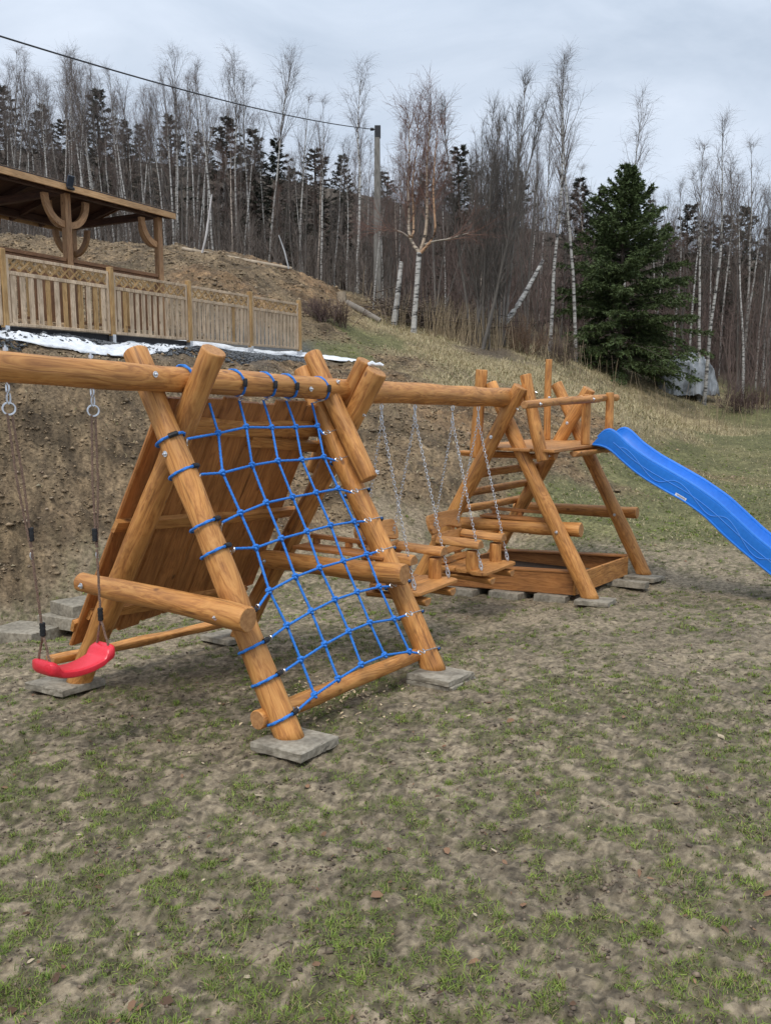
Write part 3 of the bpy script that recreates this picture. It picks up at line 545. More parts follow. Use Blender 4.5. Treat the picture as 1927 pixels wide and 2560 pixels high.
# little shelves on two of the crossbars
def shelf(s, z, t0, t1, tag_):
    g = Geo(); g.board(W0(s, t0, z + .010), W0(s, t1, z + .012), E1, .19, .026); g.build('shelf_board', WOODB, PF, frame(W0(s, t0, z), E2, E1))
    Geo().board(W0(s + .09, t0 + .05, z + .083), W0(s + .09, t1 - .03, z + .083), E3, .034, .05).build('shelf_rail', WOODB, PF, frame(W0(s + .09, t0, z + .08), E2, E1))
    for k in range(3):
        t = t0 + .10 + (t1 - t0 - .22) * k / 2; Geo().box(W0(s + .09, t, z + .045), (.045, .05, .042), (E1, E2, E3)).build('shelf_block', WOODB, PF, frame(W0(s + .09, t, z), E3))
shelf(S2 - .10 + .02, .760, -.33, .53, 'a'); shelf(S3 + 3 * r_ + .05, .593, -.43, .43, 'b')

# sandbox under the tower
SB = thing('sandbox', 'low brown plank sandbox standing on grey slabs under the log tower', 'sandbox', W0(5.6, -.05, -.2))
def sbz(s, t): return W(s, t, 0)[2]
_c = [(4.84, .74), (6.42, .79), (6.42, -.95), (4.84, -.95)]
sb_lo, sb_hi = .070, .300
for i in range(4):
    a, b = _c[i], _c[(i + 1) % 4]; pa, pb = W(*a, 0), W(*b, 0); d = unit(pb - pa); ext = .016 if i % 2 == 0 else -.018
    pa2, pb2 = pa - d * ext, pb + d * ext; zc = (sb_lo + sb_hi) / 2; g = Geo(); g.board(pa2 + E3 * zc, pb2 + E3 * zc, E3, sb_hi - sb_lo, .032)
    g.build('side_board', WOODB if i else WOOD, SB, frame(pa2 + E3 * zc, d, E3))
for (a, b) in (((4.84, .76), (4.84, -.97)), ((6.42, .80), (6.42, -.97))):
    pa, pb = W(*a, sb_hi + .015), W(*b, sb_hi + .015); off = .035 if a[0] < 5 else -.035
    Geo().board(pa + E1 * off, pb + E1 * off, E1, .115, .024).build('seat_board', WOODB, SB, frame(pa, pb - pa, E1))
Geo().box(W(5.63, -.08, .10), (1.5, 1.62, .03), (E1, E2, E3), .002).build('bottom', noise_mat('dark_brown_bottom', (.055, .036, .022), (.085, .055, .034), 30, rough=.9, bump=.4), SB, frame(W(5.63, -.08, .16), E3))  # the bottom is coloured dark brown throughout

# paving slabs
def _slab_me(nm, a, b, h, seed, chip=.006):
    rg = np.random.default_rng(seed); n = 9; xs = np.linspace(-a / 2, a / 2, n); V = []; Fc = []
    def ring(z, ins): 
        P = []
        for i in range(n - 1): P.append((xs[i], -b / 2))
        for i in range(n - 1): P.append((a / 2, np.linspace(-b / 2, b / 2, n)[i]))
        for i in range(n - 1): P.append((-xs[i], b / 2))
        for i in range(n - 1): P.append((-a / 2, -np.linspace(-b / 2, b / 2, n)[i]))
        P = A(P); P = P * (1 - A([ins / (a / 2), ins / (b / 2)])); P += rg.normal(0, chip * .35, P.shape); return np.c_[P, np.full(len(P), z) + rg.normal(0, chip * .2, len(P))]
    g = Geo(); g.sweep([list(r) for r in (ring(0, .004), ring(.004, 0), ring(h * .5, 0), ring(h - .005, 0), ring(h, .006))]); return g
def slab(s, t, rz=0, a=.35, b=.35, h=.05, lift=0, label='', seed=0, P=None, tilt=(0, 0), group='grey paving slabs under and beside the play frame'):
    p = W(s, t, 0) if P is None else A(P, float); M = Matrix.Translation(Vector([float(p[0]), float(p[1]), float(p[2]) + lift])) @ Matrix.Rotation(-AZ + rz, 4, 'Z') @ Matrix.Rotation(math.atan(-.0671) + tilt[0], 4, 'X') @ Matrix.Rotation(-.0273 + tilt[1], 4, 'Y')
    g = _slab_me('paving_stone', a, b, h, seed); me = mesh('paving_stone', A(g.V), g.F, CONC, smooth=False)
    return tag(obj('paving_stone', me, None, M), label, 'paving slab', group)
slab(-.10, 1.00, .03, h=.052, lift=.018, label='grey paving slab under the nearest log foot, in front of the blue net', seed=1)
slab(1.49, 1.02, -.05, h=.042, lift=.026, label='upper grey slab of two under the log foot at the right edge of the net', seed=2); slab(1.50, 1.02, .02, h=.042, lift=-.018, label='lower grey slab of two under the log foot at the right edge of the net', seed=3, a=.37, b=.36)
slab(4.72, 1.01, .08, lift=.018, label='pale paving slab under the front tower foot nearest the sandbox corner', seed=4); slab(6.45, 1.00, -.1, a=.38, lift=.018, label='grey paving slab under the rightmost tower foot', seed=5)
slab(.03, -1.26, .05, lift=.018, a=.40, b=.38, label='grey paving slab below the red swing seat', seed=6); slab(1.70, -1.28, -.03, lift=.018, a=.36, b=.34, label='thin grey paving slab behind the net under the far log foot', seed=7)
slab(4.58, -1.18, 0, lift=.002, label='grey paving slab under the back tower foot by the ladder rungs', seed=8); slab(6.40, -1.2, 0, lift=.002, label='grey paving slab under the farthest tower foot', seed=9)
slab(4.86, -.62, .05, a=.42, b=.40, h=.085, lift=-.022, label='broken grey slab under the left end of the sandbox', seed=11); slab(4.88, -.02, -.04, a=.36, b=.40, h=.085, lift=-.022, label='grey slab under the middle of the sandbox front', seed=12); slab(4.90, .50, .03, a=.35, b=.38, h=.085, lift=-.022, label='grey slab under the sandbox front near the log foot', seed=13); slab(6.0, .77, .0, a=.80, b=.16, h=.075, lift=.004, label='long grey kerb block under the right side of the sandbox', seed=14)
_q = hit(65, 1600); slab(0, 0, .28, a=.66, b=.58, h=.13, P=(_q[0], _q[1], gz1(_q[0], _q[1])), lift=.03, label='large muddy paving slab lying alone left of the log frame', seed=15)
_q = hit(185, 1568); _z = gz1(_q[0], _q[1]); slab(0, 0, .1, a=.56, b=.50, h=.13, P=(_q[0], _q[1], _z), lift=.04, label='lower slab of the stack beside the plank wall', seed=16); slab(0, 0, -.1, a=.46, b=.42, h=.13, P=(_q[0] + .05, _q[1] + .05, _z + .172), label='upper slab of the stack beside the plank wall', seed=17, tilt=(.03, .02))

# ------------------------------------------------------------------ slide
def resample(P, n):
    P = A(P); d = np.r_[0, np.cumsum(np.linalg.norm(np.diff(P, axis=0), axis=1))]; t = np.linspace(0, d[-1], n); return np.c_[[np.interp(t, d, P[:, i]) for i in range(P.shape[1])]].T
def smooth(P, k=2):
    P = A(P, float)
    for _ in range(k): P[1:-1] = .25 * P[:-2] + .5 * P[1:-1] + .25 * P[2:]
    return P
def build_slide():
    top = [(1481, 1107), (1510, 1076), (1523, 1072), (1539, 1084), (1568, 1113.5), (1614, 1146), (1679, 1183), (1727.5, 1211), (1792, 1256), (1841, 1301.6), (1886, 1343.8), (1927, 1376)]
    bot = [(1481, 1111), (1507, 1113.5), (1523, 1121.6), (1549, 1146), (1581.6, 1175), (1614, 1198), (1662.7, 1227), (1711, 1253), (1760, 1288.6), (1808.6, 1337), (1857, 1379.5), (1927, 1436)]
    sN, sF = 5.72, 6.30
    def tz(L_): return A([((on_s(px, py, sN) - O3) @ E2, on_s(px, py, sN)[2]) for px, py in L_])
    T, B = tz(top), tz(bot)
    ext = A([(.16, -.115), (.33, -.22), (.52, -.31), (.75, -.375), (1.02, -.40), (1.2, -.40)]); B = np.r_[B, B[-1] + ext]; T = np.r_[T, T[-1] + ext * A([1, .98])]
    n = 90; B = smooth(resample(B, n), 4); T = smooth(resample(T, n), 2)
    low = min(B[:, 1].min(), 9); gl = W(6, 3.2, .20)[2]
    B[:, 1] = np.maximum(B[:, 1], gl); T[:, 1] = np.maximum(T[:, 1], gl + .14)
    SLD = thing('slide', 'blue wavy plastic slide running down from the wooden tower deck', 'slide', W0(6.0, .6, DZ))
    g = Geo(); rings = []; c = (sN + sF) / 2; hw = (sF - sN) / 2
    for i in range(n):
        t_, zt = T[i]; tb, zb = B[i]; dn = A([tb - t_, zb - zt]); hgt = np.linalg.norm(dn); dn = dn / max(hgt, 1e-6)
        def P(s, f):                                  # f: 0 = lip, 1 = lower edge
            q = A([t_, zt]) + dn * hgt * f; return W0(c + s, q[0], q[1])
        bed = max(.0, 1 - .055 / max(hgt, .06)); lip = min(.35, .030 / max(hgt, .03)); o = .016
        sec = [(-hw, 1.0), (-hw - .004, .5), (-hw - .004, lip), (-hw - .002, lip * .35), (-hw + .012, 0), (-hw + .030, 0), (-hw + .044, lip * .35), (-hw + .048, lip), (-hw + .075, bed * .8), (-hw + .105, bed),
               (0, min(.985, bed + .012)), (hw - .105, bed), (hw - .075, bed * .8), (hw - .048, lip), (hw - .044, lip * .35), (hw - .030, 0), (hw - .012, 0), (hw + .002, lip * .35), (hw + .004, lip), (hw + .004, .5), (hw, 1.0), (hw - .02, 1.0), (hw - .02, min(.995, bed + .03) if hgt > .1 else 1.0), (-hw + .02, min(.995, bed + .03) if hgt > .1 else 1.0), (-hw + .02, 1.0)]
        rings.append([P(*q) for q in sec])
    g.sweep(rings); Mx = frame(W0(6, 1, 1), E3, E1); body = g.build('chute', BLUEP, SLD, Mx)
    # raised trim: a straight rib and a wave winding about it, and the thin lower flange
    def side(f, i, o=.006):
        i = min(max(i, 0), n - 1); a = int(i); b = min(a + 1, n - 1); k = i - a; t_ = T[a] * (1 - k) + T[b] * k; bb = B[a] * (1 - k) + B[b] * k; q = t_ + (bb - t_) * f; return W0(sN - o, q[0], q[1])
    Geo().tube([side(.50, i) for i in np.arange(7, n - 8, 1.)], .0032, 6).build('trim_line', BLUEL, SLD, Mx)
    Geo().tube([side(.52 - .27 * math.sin((i - 9) * .40), i) for i in np.arange(9, n - 10, .35)], .0032, 6).build('trim_wave', BLUEL, SLD, Mx)
    Geo().tube([side(1.0, i, .006) for i in np.arange(0, n, 1.)], .012, 8).build('lower_flange', BLUEP, SLD, Mx)
    for sd in (-hw + .021, hw - .021): Geo().tube([W0(c + sd, T[i][0], T[i][1] + .002) for i in range(2, n - 2)], .019, 8).build('lip', BLUEP, SLD, Mx)
    W_M, _, _ = M_('white_sticker', (.72, .72, .72), .5); GR, _, _ = M_('grey_print', (.25, .25, .27), .6)
    i0 = 27; q0, q1 = side(.88, i0, .009), side(.88, i0 + 3.2, .009); up = unit(side(.6, i0) - side(.88, i0)); z = unit(q1 - q0); 
    st = Geo().board(q0, q1, up, .030, .002, .0004).build('sticker', W_M, SLD, frame(q0, z, up))
    for o in (-.007, .001, .008): Geo().board(q0 + z * .02 + up * o - E1 * .0014, q1 - z * .012 + up * o - E1 * .0014, up, .0035, .001, .0001).build('print_line', GR, st, frame(q0, z, up))
build_slide()

# ------------------------------------------------------------------ climbing net
FA = W(-r_, .985, 0); FB_ = W(S2 - r_, .958, 0); CF = W(-r_, 0, ZC); _na = unit(FB_ - FA); _nb = unit((CF - FA) - ((CF - FA) @ _na) * _na); NF = unit(np.cross(_na, _nb)); NF = NF if NF @ E2 > 0 else -NF
def npt(px, py, off=.055): return on_plane(px, py, FA + NF * off, NF)
def z2(p): return (400 + p[0] / 2.6016, 820 + p[1] / 2.6016)
def z4(p): return (560 + p[0] / 2.6016, 1300 + p[1] / 2.6016)
NROWS = [[z2(p) for p in ((380, 685), (562, 645), (728, 648), (884, 645), (1025, 638))], [z2(p) for p in ((408, 943), (600, 893), (768, 865), (923, 858), (1066, 840))], [z2(p) for p in ((525, 1205), (693, 1137), (863, 1100), (1016, 1072), (1160, 1045))],
         [z2(p) for p in ((625, 1430), (790, 1370), (957, 1325), (1110, 1285), (1262, 1260))], [z4(p) for p in ((295, 462), (465, 370), (623, 310), (778, 268), (928, 225))], [z4(p) for p in ((410, 688), (568, 595), (722, 518), (866, 470), (1010, 435))],
         [z4(p) for p in ((500, 910), (655, 810), (812, 725), (948, 670), (1105, 645))], [z4(p) for p in ((590, 1140), (742, 1035), (893, 942), (1045, 880), (1205, 857))]]
NLEFT = [z2((178, 722)), z2((265, 952)), z2((405, 1265)), z2((485, 1435)), z4((228, 560)), z4((310, 762)), z4((398, 980)), z4((490, 1228))]
NRIGHT = [z2((1062, 690)), z2((1138, 862)), z2((1242, 1070)), z2((1328, 1258)), z4((990, 208)), z4((1075, 432)), z4((1178, 622)), z4((1258, 866))]
NTOP = [z2((322, 490)), z2((515, 472)), z2((672, 470)), z2((822, 474)), z2((988, 488))]
NET = thing('climbing_net', 'bright blue rope climbing net stretched between two leaning logs', 'climbing net', W(.8, .5, .9))
def rope(name, pts, r, parent, mat=ROPE, step=.011, tw=.055, tube_only=False):
    """three-strand laid rope along a smooth path"""
    P = smooth(resample(pts, max(4, int(np.linalg.norm(np.diff(A(pts), axis=0), axis=1).sum() / .02))), 3); d = np.linalg.norm(np.diff(P, axis=0), axis=1).sum(); P = resample(P, max(6, int(d / step)))
    g = Geo(); rings = []; k = 9; x = None; s = 0
    for i, p in enumerate(P):
        t = unit(P[min(i + 1, len(P) - 1)] - P[max(i - 1, 0)]); h = x if x is not None else (NF if abs(NF @ t) < .9 else E3); x = unit(h - (h @ t) * t); y = np.cross(t, x)
        if i: s += np.linalg.norm(p - P[i - 1])
        ph = 2 * math.pi * s / tw; rings.append([p + r * (1 + .26 * math.cos(3 * (a - ph))) * (math.cos(a) * x + math.sin(a) * y) for a in np.linspace(0, 2 * math.pi, k, endpoint=False)])
    return g.sweep(rings).build(name, mat, parent, frame(P[0], P[-1] - P[0] if np.linalg.norm(P[-1] - P[0]) > 1e-3 else E3))
G_ = [[npt(*p) for p in row] for row in NROWS]
for j in range(5): 
    pts = [npt(*NTOP[j])] + [G_[i][j] for i in range(8)]; rope('vertical_rope', pts, .0078, NET)
for i in range(8): rope('cross_rope', [npt(*NLEFT[i], .075)] + G_[i] + [npt(*NRIGHT[i], .075)], .0076, NET)
def knot_me():
    g = Geo(); k = 22
    g.tube([A([.0125 * math.cos(a), .016 * math.sin(a), .010 * math.sin(2 * a)]) for a in np.linspace(0, 2 * math.pi, k)], .0085, 7); g.tube([A([.017 * math.cos(a + .8), .007 * math.sin(a), .014 * math.sin(a + .4)]) for a in np.linspace(0, 2 * math.pi, k)], .008, 7); g.ball((0, 0, 0), .016, (1, 1, .8), 8, 5)
    return g.me('knot', ROPE)
KNOT = knot_me()
for i in range(8):
    for j in range(5):
        if i == 7 and j in (0, 4): pass
        obj('knot', KNOT, NET, frame(G_[i][j], NF, unit(_na + .3 * E3 * ((i * 5 + j) % 3 - 1))))
SHOOK_P = [A([.0115 * math.cos(a), 0, .020 + .0115 * math.sin(a)]) for a in np.linspace(-.4 * math.pi, 1.05 * math.pi, 12)]
def s_hook_me():
    g = Geo(); up = [A([-.0145 * math.cos(a) , 0, (.028 + .0145 * math.sin(a))]) for a in np.linspace(math.pi * 1.15, -.35 * math.pi, 12)]; lo = [A([-p[0], p[1], -p[2]]) for p in reversed(up)]
    g.tube([p for p in up] + [p for p in lo], .0042, 6); return g.me('s_hook', GALV)
SHOOK = s_hook_me()
def ring_rope(center, axis, R_, parent, front, sag=0.0, arc=(0, 2 * math.pi)):
    ax = unit(axis); x = unit(front - (front @ ax) * ax); y = np.cross(ax, x); pts = [center + R_ * (math.cos(a) * x + math.sin(a) * y) + ax * sag * math.sin(a) for a in np.linspace(arc[0], arc[1], 36)]
    return rope('loop_rope', pts, .0080, parent, step=.014), x, y
def loop_on_leg(s, foot, top, px, py, r, side, ang_sleeve, tilt):
    """rope ring round a leg, with rubber sleeve and steel S-hook reaching the net"""
    q = on_s(px, py, s); a = W(s, foot, -.02); b = W0(s, *top); ax = unit(b - a); c = a + ((q - a) @ ax) * ax
    lp = ring_rope(c, unit(ax + tilt * E1), r + .012, NET, NF, arc=(0, 2 * math.pi) if side > 0 else (sgn * .62, sgn * 4.2))[0]
    x = unit(NF - (NF @ ax) * ax); y = np.cross(ax, x); n_ = unit(ax + tilt * E1)
    pts = [c + (r + .0125) * (math.cos(t) * x + math.sin(t) * y) for t in np.linspace(ang_sleeve - .30, ang_sleeve + .30, 7)]; nn = unit(ax + tilt * E1)
    pts = [p - ax * ((p - c) @ nn) / (ax @ nn) for p in pts]
    sl = Geo(); sl.tube(pts, [.0145, .0165, .0150, .0165, .0150, .0165, .0145], 8); sl.build('sleeve', BLACK, lp, frame(pts[3], ax))
    return c, ax, lp
T1, T2 = (-.229, 2.227), (-.275, 2.161)
ysd = np.cross(unit(W0(-r_, *T1) - W(-r_, .985, -.02)), NF); sgn = 1 if ysd @ E1 > 0 else -1
ll = [(1110, 778), (1200, 990), (1340, 1330), (1430, 1492)]; ll = [(p[0] / 2.6016, 800 + p[1] / 2.6016) for p in ll] + [z4((150, 610)), z4((238, 800)), z4((312, 1020)), z4((405, 1275))]
for i, (px, py) in enumerate(ll):
    c, ax, lp = loop_on_leg(-r_, .985, T1, px, py, .081, 1, sgn * (.25 if i else -.55), -.10)
    e = npt(*NLEFT[i], .078); d = unit(e - c - ((e - c) @ NF) * NF); obj('s_hook', SHOOK, lp, frame(c + d * .088 + NF * .045, unit(e - (c + d * .088 + NF * .045)), np.cross(NF, e - (c + d * .088 + NF * .045))))
rl = [z2((1110, 685)), z2((1185, 856)), z2((1290, 1066)), z2((1375, 1255)), z4((1045, 198)), z4((1140, 415)), z4((1228, 612)), z4((1320, 860))]
for i, (px, py) in enumerate(rl):
    c, ax, lp = loop_on_leg(S2 - r_, .958, T2, px, py, .085, -1, sgn * .95, .12)
    e = npt(*NRIGHT[i], .085); xx = unit(NF - (NF @ ax) * ax); yy = np.cross(ax, xx); pp = c + .103 * (math.cos(.62) * xx + sgn * math.sin(.62) * yy); obj('s_hook', SHOOK, lp, frame(e + unit(pp - e) * .036 + NF * .012, unit(pp - e), np.cross(NF, pp - e)))
    Geo().tube([e + unit(pp - e) * .066 + NF * .012, pp], .0046, 6).build('hook_link', GALV, lp, frame(pp, E1))
for j, s in enumerate((.10, .535, .83, 1.06, 1.425)):
    e = npt(*NTOP[j], .055); q = BEAM1.matrix_basis; cz = 2.18 + (1.998 - 2.18) * (s + 3.4) / 5.2; c = W0(s, 0, cz); bx = unit(W0(1.8, 0, 1.998) - W0(-3.4, 0, 2.18)); R_ = .0895
    lp, x, y = ring_rope(c, unit(bx + .10 * E3), R_, NET, E2, .02)
    th = -.28; pts = [c + R_ * 1.01 * (math.cos(a) * E2 + math.sin(a) * E3) + .006 * math.sin(a) * bx for a in np.linspace(th - .0, th + .55, 7)]
    Geo().tube(pts, [.0145, .0165, .0150, .0165, .0150, .0165, .0145], 8).build('sleeve', BLACK, lp, frame(pts[3], E3))
    lowp = c + R_ * (math.cos(-1.15) * E2 + math.sin(-1.15) * E3); obj('s_hook', SHOOK, lp, frame(lowp + (e - lowp) * .5 + E2 * .012, unit(e - lowp) if np.linalg.norm(e - lowp) > .02 else E3, E1))

# ------------------------------------------------------------------ swings
def hook_set(parent, P, s, bot):
    """eye bolt through the beam with its nut on top, parented to the beam"""
    g = Geo(); g.tube([P + E3 * .186, P], .006, 8); k = 6
    g.sweep([[P + E3 * z + .014 * (math.cos(a) * E1 + math.sin(a) * E2) for a in np.linspace(0, 6.283, k, endpoint=False)] for z in (.160, .176)])
    g.tube([P + A([0, 0, -.022]) + .017 * (math.sin(a) * E2 * .75 + math.cos(a) * E3 * 1.5) for a in np.linspace(0, 5.6, 14)], .0052, 6)
    return g.build('eye_bolt', GALV, parent, frame(P, E3))
def link_me(Ln=.036, wd=.020, r=.0030):
    g = Geo(); pts = []; k = 7; a = Ln / 2 - wd / 2
    for t in np.linspace(0, math.pi, k): pts.append(A([wd / 2 * math.cos(t), 0, a + wd / 2 * math.sin(t)]))
    for t in np.linspace(math.pi, 2 * math.pi, k): pts.append(A([wd / 2 * math.cos(t), 0, -a + wd / 2 * math.sin(t)]))
    pts.append(pts[0]); g.tube(pts, r, 5, cap=False); return g
_LK = link_me(); _LKV, _LKF = A(_LK.V), A(_LK.F)
def chain(name, P0, P1, parent, M, sag=.0, shackle=True):
    """welded links between two points in the parent's space; returns ONE part"""
    P0, P1 = A(P0, float), A(P1, float); d = np.linalg.norm(P1 - P0); n = max(3, int(round(d / .029))); V = []; Fc = []
    for i in range(n):
        t = (i + .5) / n; q = P0 + (P1 - P0) * t; tt = unit(P1 - P0); h = A([1., 0, 0]) if abs(tt[0]) < .9 else A([0, 1., 0]); x = unit(h - (h @ tt) * tt); y = np.cross(tt, x)
        if i % 2: x, y = y, -x
        V.append(q + _LKV[:, :1] * x + _LKV[:, 1:2] * y + _LKV[:, 2:] * tt); Fc.append(_LKF + i * len(_LKV))
    ch = obj(name, mesh(name, np.concatenate(V), np.concatenate(Fc), GALV), parent, M)
    if shackle:
        g = Geo(); q = P1 + (P0 - P1) * (.05 / d); tt = unit(P0 - P1); h = A([1., 0, 0]); x = unit(h - (h @ tt) * tt)
        g.tube([q + .045 * math.cos(a) * tt + .014 * math.sin(a) * x for a in np.linspace(0, 6.1, 18)], .0048, 6); g.build('snap_hook', GALV, ch, None) if False else obj('snap_hook', g.me('snap_hook', GALV), ch, M)
    return ch
# red plastic seat
SW = thing('swing', 'red curved plastic swing seat on brown braided ropes', 'swing', W0(-.77, 0, .53))
def seat_red():
    lc, rc = on_t(108, 1690, .0), on_t(256, 1645, .0); ax = unit(rc - lc); ln = .43; c = W0(-.770, 0, .520); ax = unit(E1 * 1.0 + A([0, 0, -.012])); v = E2; up = unit(np.cross(ax, v)); up = up if up[2] > 0 else -up
    g = Geo(); rings = []; n = 40
    for i in range(n + 1):
        u = -1 + 2 * i / n; sag = -.055 * (1 - u * u) * 1.0; a = abs(u); hw = .095 - .012 * (1 - a) ; th = .026 + .016 * sstep(.62, .75, np.array(a)); dz = .018 * sstep(.62, .74, np.array(a))
        endr = math.sqrt(max(0, 1 - max(0, (a - .86) / .14) ** 2)); hw = hw * (.45 + .55 * endr); th = th * (.35 + .65 * endr); q = c + ax * (u * ln / 2) + up * (sag + dz)
        R_ = []
        for t in np.linspace(0, 2 * math.pi, 20, endpoint=False):
            cx, sy = math.cos(t), math.sin(t); px = hw * math.copysign(abs(cx) ** .5, cx); pz = th * math.copysign(abs(sy) ** .55, sy); R_.append(q + v * px + up * pz)
        rings.append(R_)
    s = g.sweep(rings).build('seat', REDP, SW, frame(c, up, ax)); 
    return c, ax, up
_c0, _ax, _up = seat_red()
for sd, (s0, jz, js, sz1) in ((-1, (-1.066, 1.172, -.992, .686)), (1, (-.571, 1.110, -.592, .687))):
    hz = 2.18 + (1.998 - 2.18) * (s0 + 3.4) / 5.2 - .076; hook_set(BEAM1, W0(s0, 0, hz - .004), s0, 0)
    sh = Geo(); pc = W0(s0, 0, hz - .075); sh.tube([pc + .030 * math.cos(a) * E3 + .010 * math.sin(a) * E1 for a in np.linspace(0, 6.1, 14)], .0048, 6); rc = W0(s0, 0, hz - .128)
    sh.tube([rc + .030 * (math.cos(a) * E3 + math.sin(a) * (E1 * .85 + E2 * .5)) for a in np.linspace(0, 6.283, 20)], .0055, 6); sh.build('hanger_ring', GALV, SW, frame(rc, E3))
    J = W0(js, 0, jz); b0 = rc - E3 * .024
    for o in (-1, 1): rope('rope', [b0 + E1 * .012 * o, b0 + (J - b0) * .5 + E1 * .018 * o, J + E3 * .01 + E1 * .003 * o], .0056, SW, BROWNROPE, step=.008, tw=.028)
    end = _c0 + _ax * (sd * .186) + _up * .04; K = W0(-.954 if sd < 0 else -.59, 0, sz1 + .02)
    rope('rope', [J, (J + K) / 2, K], .0064, SW, BROWNROPE, step=.008, tw=.028)
    for o in (-1, 1): rope('rope', [K, (K + end) / 2 + E2 * .028 * o, end + E2 * .055 * o - _up * .02], .0060, SW, BROWNROPE, step=.008, tw=.028)
    for q, rr in ((J + (b0 - J) * .11 + E1 * .012 * (1 if sd < 0 else -1), .016), (K + E3 * .03, .0165)):
        Geo().tube([q + E3 * z for z in np.linspace(-.036, .036, 9)], [rr * (1 if i % 2 else .84) for i in range(9)], 10).build('sleeve', BLACK, SW, frame(q, E3))
    g = Geo(); q = J - E3 * .035; g.tube([q + .020 * math.cos(a) * E3 + .008 * math.sin(a) * E1 for a in np.linspace(0, 6.1, 12)], .0034, 6); g.build('thimble', GALV, SW, frame(q, E3))

# the two wooden chair swings, built once in their own space (x along the beam, y to the front) and copied
def chair(M, hw, hz):
    T_ = thing('chair_swing', '', 'chair swing', group='wooden chair swings hanging from the log beam', M=M); MM = np.array(M)
    def w(p): return (MM @ np.r_[A(p, float), 1])[:3]
    X, Y, Z = MM[:3, 0], MM[:3, 1], MM[:3, 2]
    def plank(name, cx, cy, cz, ln, wd, th, amp, seed, tilt=0, rounded=True, mat=PLANK, crown=False):
        """board running along x with waney or rounded edges; tilt leans it back (board plane from flat to upright)"""
        ct, st_ = math.cos(tilt), math.sin(tilt); wv = A([0, -ct if False else ct, st_]); nv = A([0, -st_, ct]); rings = []; rg = random.Random(seed); ph = rg.uniform(0, 6); n = 28
        for i in range(n + 1):
            u = -1 + 2 * i / n; a = abs(u); e = math.sqrt(max(.0, 1 - max(0, (a - .86) / .14) ** 2)) if rounded else 1; up_ = wd / 2 * (1 + amp * math.sin(5.5 * u + ph)) * (.55 + .45 * e); lo = wd / 2 * (1 + amp * math.sin(4.5 * u + ph + 2)) * (.55 + .45 * e)
            if crown: lo = wd / 2 * (1 - .30 * math.cos(math.pi * u)) * (.55 + .45 * e); up_ = wd / 2 * (1 + .12 * math.cos(u * 1.4)) * (.45 + .55 * e)
            c = A([cx + u * ln / 2, cy, cz]); b = .006
            rings.append([w(c + wv * (up_ - b) + nv * th / 2), w(c + wv * up_ + nv * (th / 2 - b)), w(c + wv * up_ - nv * (th / 2 - b)), w(c + wv * (up_ - b) - nv * th / 2), w(c - wv * (lo - b) - nv * th / 2), w(c - wv * lo - nv * (th / 2 - b)), w(c - wv * lo + nv * (th / 2 - b)), w(c - wv * (lo - b) + nv * th / 2)])
        return Geo().sweep(rings).build(name, mat, T_, frame(w([cx - ln / 2, cy, cz]), X, w(wv) - w([0, 0, 0])))
    zs = .515
    plank('seat_board', 0, .325, zs, .68, .185, .034, .02, 1); plank('seat_board', 0, .140, zs, .60, .175, .034, .02, 2); plank('seat_board', 0, -.040, zs, .58, .175, .034, .02, 3)
    for sx_ in (-1, 1):
        log('seat_bearer', w([sx_ * .215, -.17, zs - .062]), w([sx_ * .215, .43, zs - .062]), .052, .055, T_, 60 + sx_, n=10, half=Z)
        log('arm_post', w([sx_ * .250, .225, zs - .01]), w([sx_ * .250, .225, zs + .20]), .060, .058, T_, 63 + sx_, n=8, wob=.5)
        log('armrest', w([sx_ * .250, -.155, zs + .245]), w([sx_ * .250, .315, zs + .240]), .066, .068, T_, 66 + sx_, n=12, half=-Z)
        bk = w([sx_ * .17, -.115, zs - .06]); bt = w([sx_ * .17, -.285, zs + .44]); Geo().board(bk, bt, X, .075, .05, .006).build('back_post', WOOD, T_, frame(bk, bt - bk, X))
    th = R(71) + math.pi * 0; tl = math.pi - R(71)
    tl = R(109)
    for cz, wd, ln, amp, sd, cr_ in ((zs + .055, .06, .50, .08, 11, False), (zs + .140, .07, .54, .10, 12, False), (zs + .256, .125, .60, .10, 13, False), (zs + .420, .165, .62, .05, 14, True)):
        cy = -.115 - (cz - zs + .06) * (.170 / .50) + .045; plank('back_slat', 0, cy, cz, ln, wd, .032, amp, sd, tilt=tl, crown=cr_)
    for sx_ in (-1, 1):
        top = [sx_ * hw, 0, hz - .09]; g = Geo(); g.tube([w(A([sx_ * hw, 0, hz - .060]) + A([.010 * math.sin(a), 0, .034 * math.cos(a)])) for a in np.linspace(0, 6.1, 14)], .0045, 6); g.tube([w(A([sx_ * hw, 0, hz - .105]) + A([.004, .012 * math.sin(a), .024 * math.cos(a)])) for a in np.linspace(0, 6.1, 12)], .0045, 6); g.build('shackle', GALV, T_, frame(w(top), Z))
        M0 = Matrix.Identity(4); pt = w(A(top) + A([0, 0, -.03]))
        def ch(P1):
            c_ = chain('chain', pt, w(P1), T_, Matrix.Identity(4)); return c_
        ch([sx_ * .285, .345, zs + .022]); ch([sx_ * .235, -.215, zs + .345])
    return T_
def chair_matrix(s, yaw=0, dz=0): 
    p = W(s, 0, 0); ax = E1 * math.cos(yaw) + E2 * math.sin(yaw); ay = np.cross(E3, ax); ay = ay if ay @ E2 > 0 else -ay
    # right-handed frame: x along the beam, y to the front
    xx = ax if np.cross(ax, ay)[2] > 0 else -ax
    return Matrix(((xx[0], ay[0], 0, p[0]), (xx[1], ay[1], 0, p[1]), (0, 0, 1, p[2] + dz), (0, 0, 0, 1)))
HZ = 2.055
CH1 = chair(chair_matrix(2.512), .262, HZ); CH1['label'] = 'wooden chair swing partly behind the right log of the blue net'
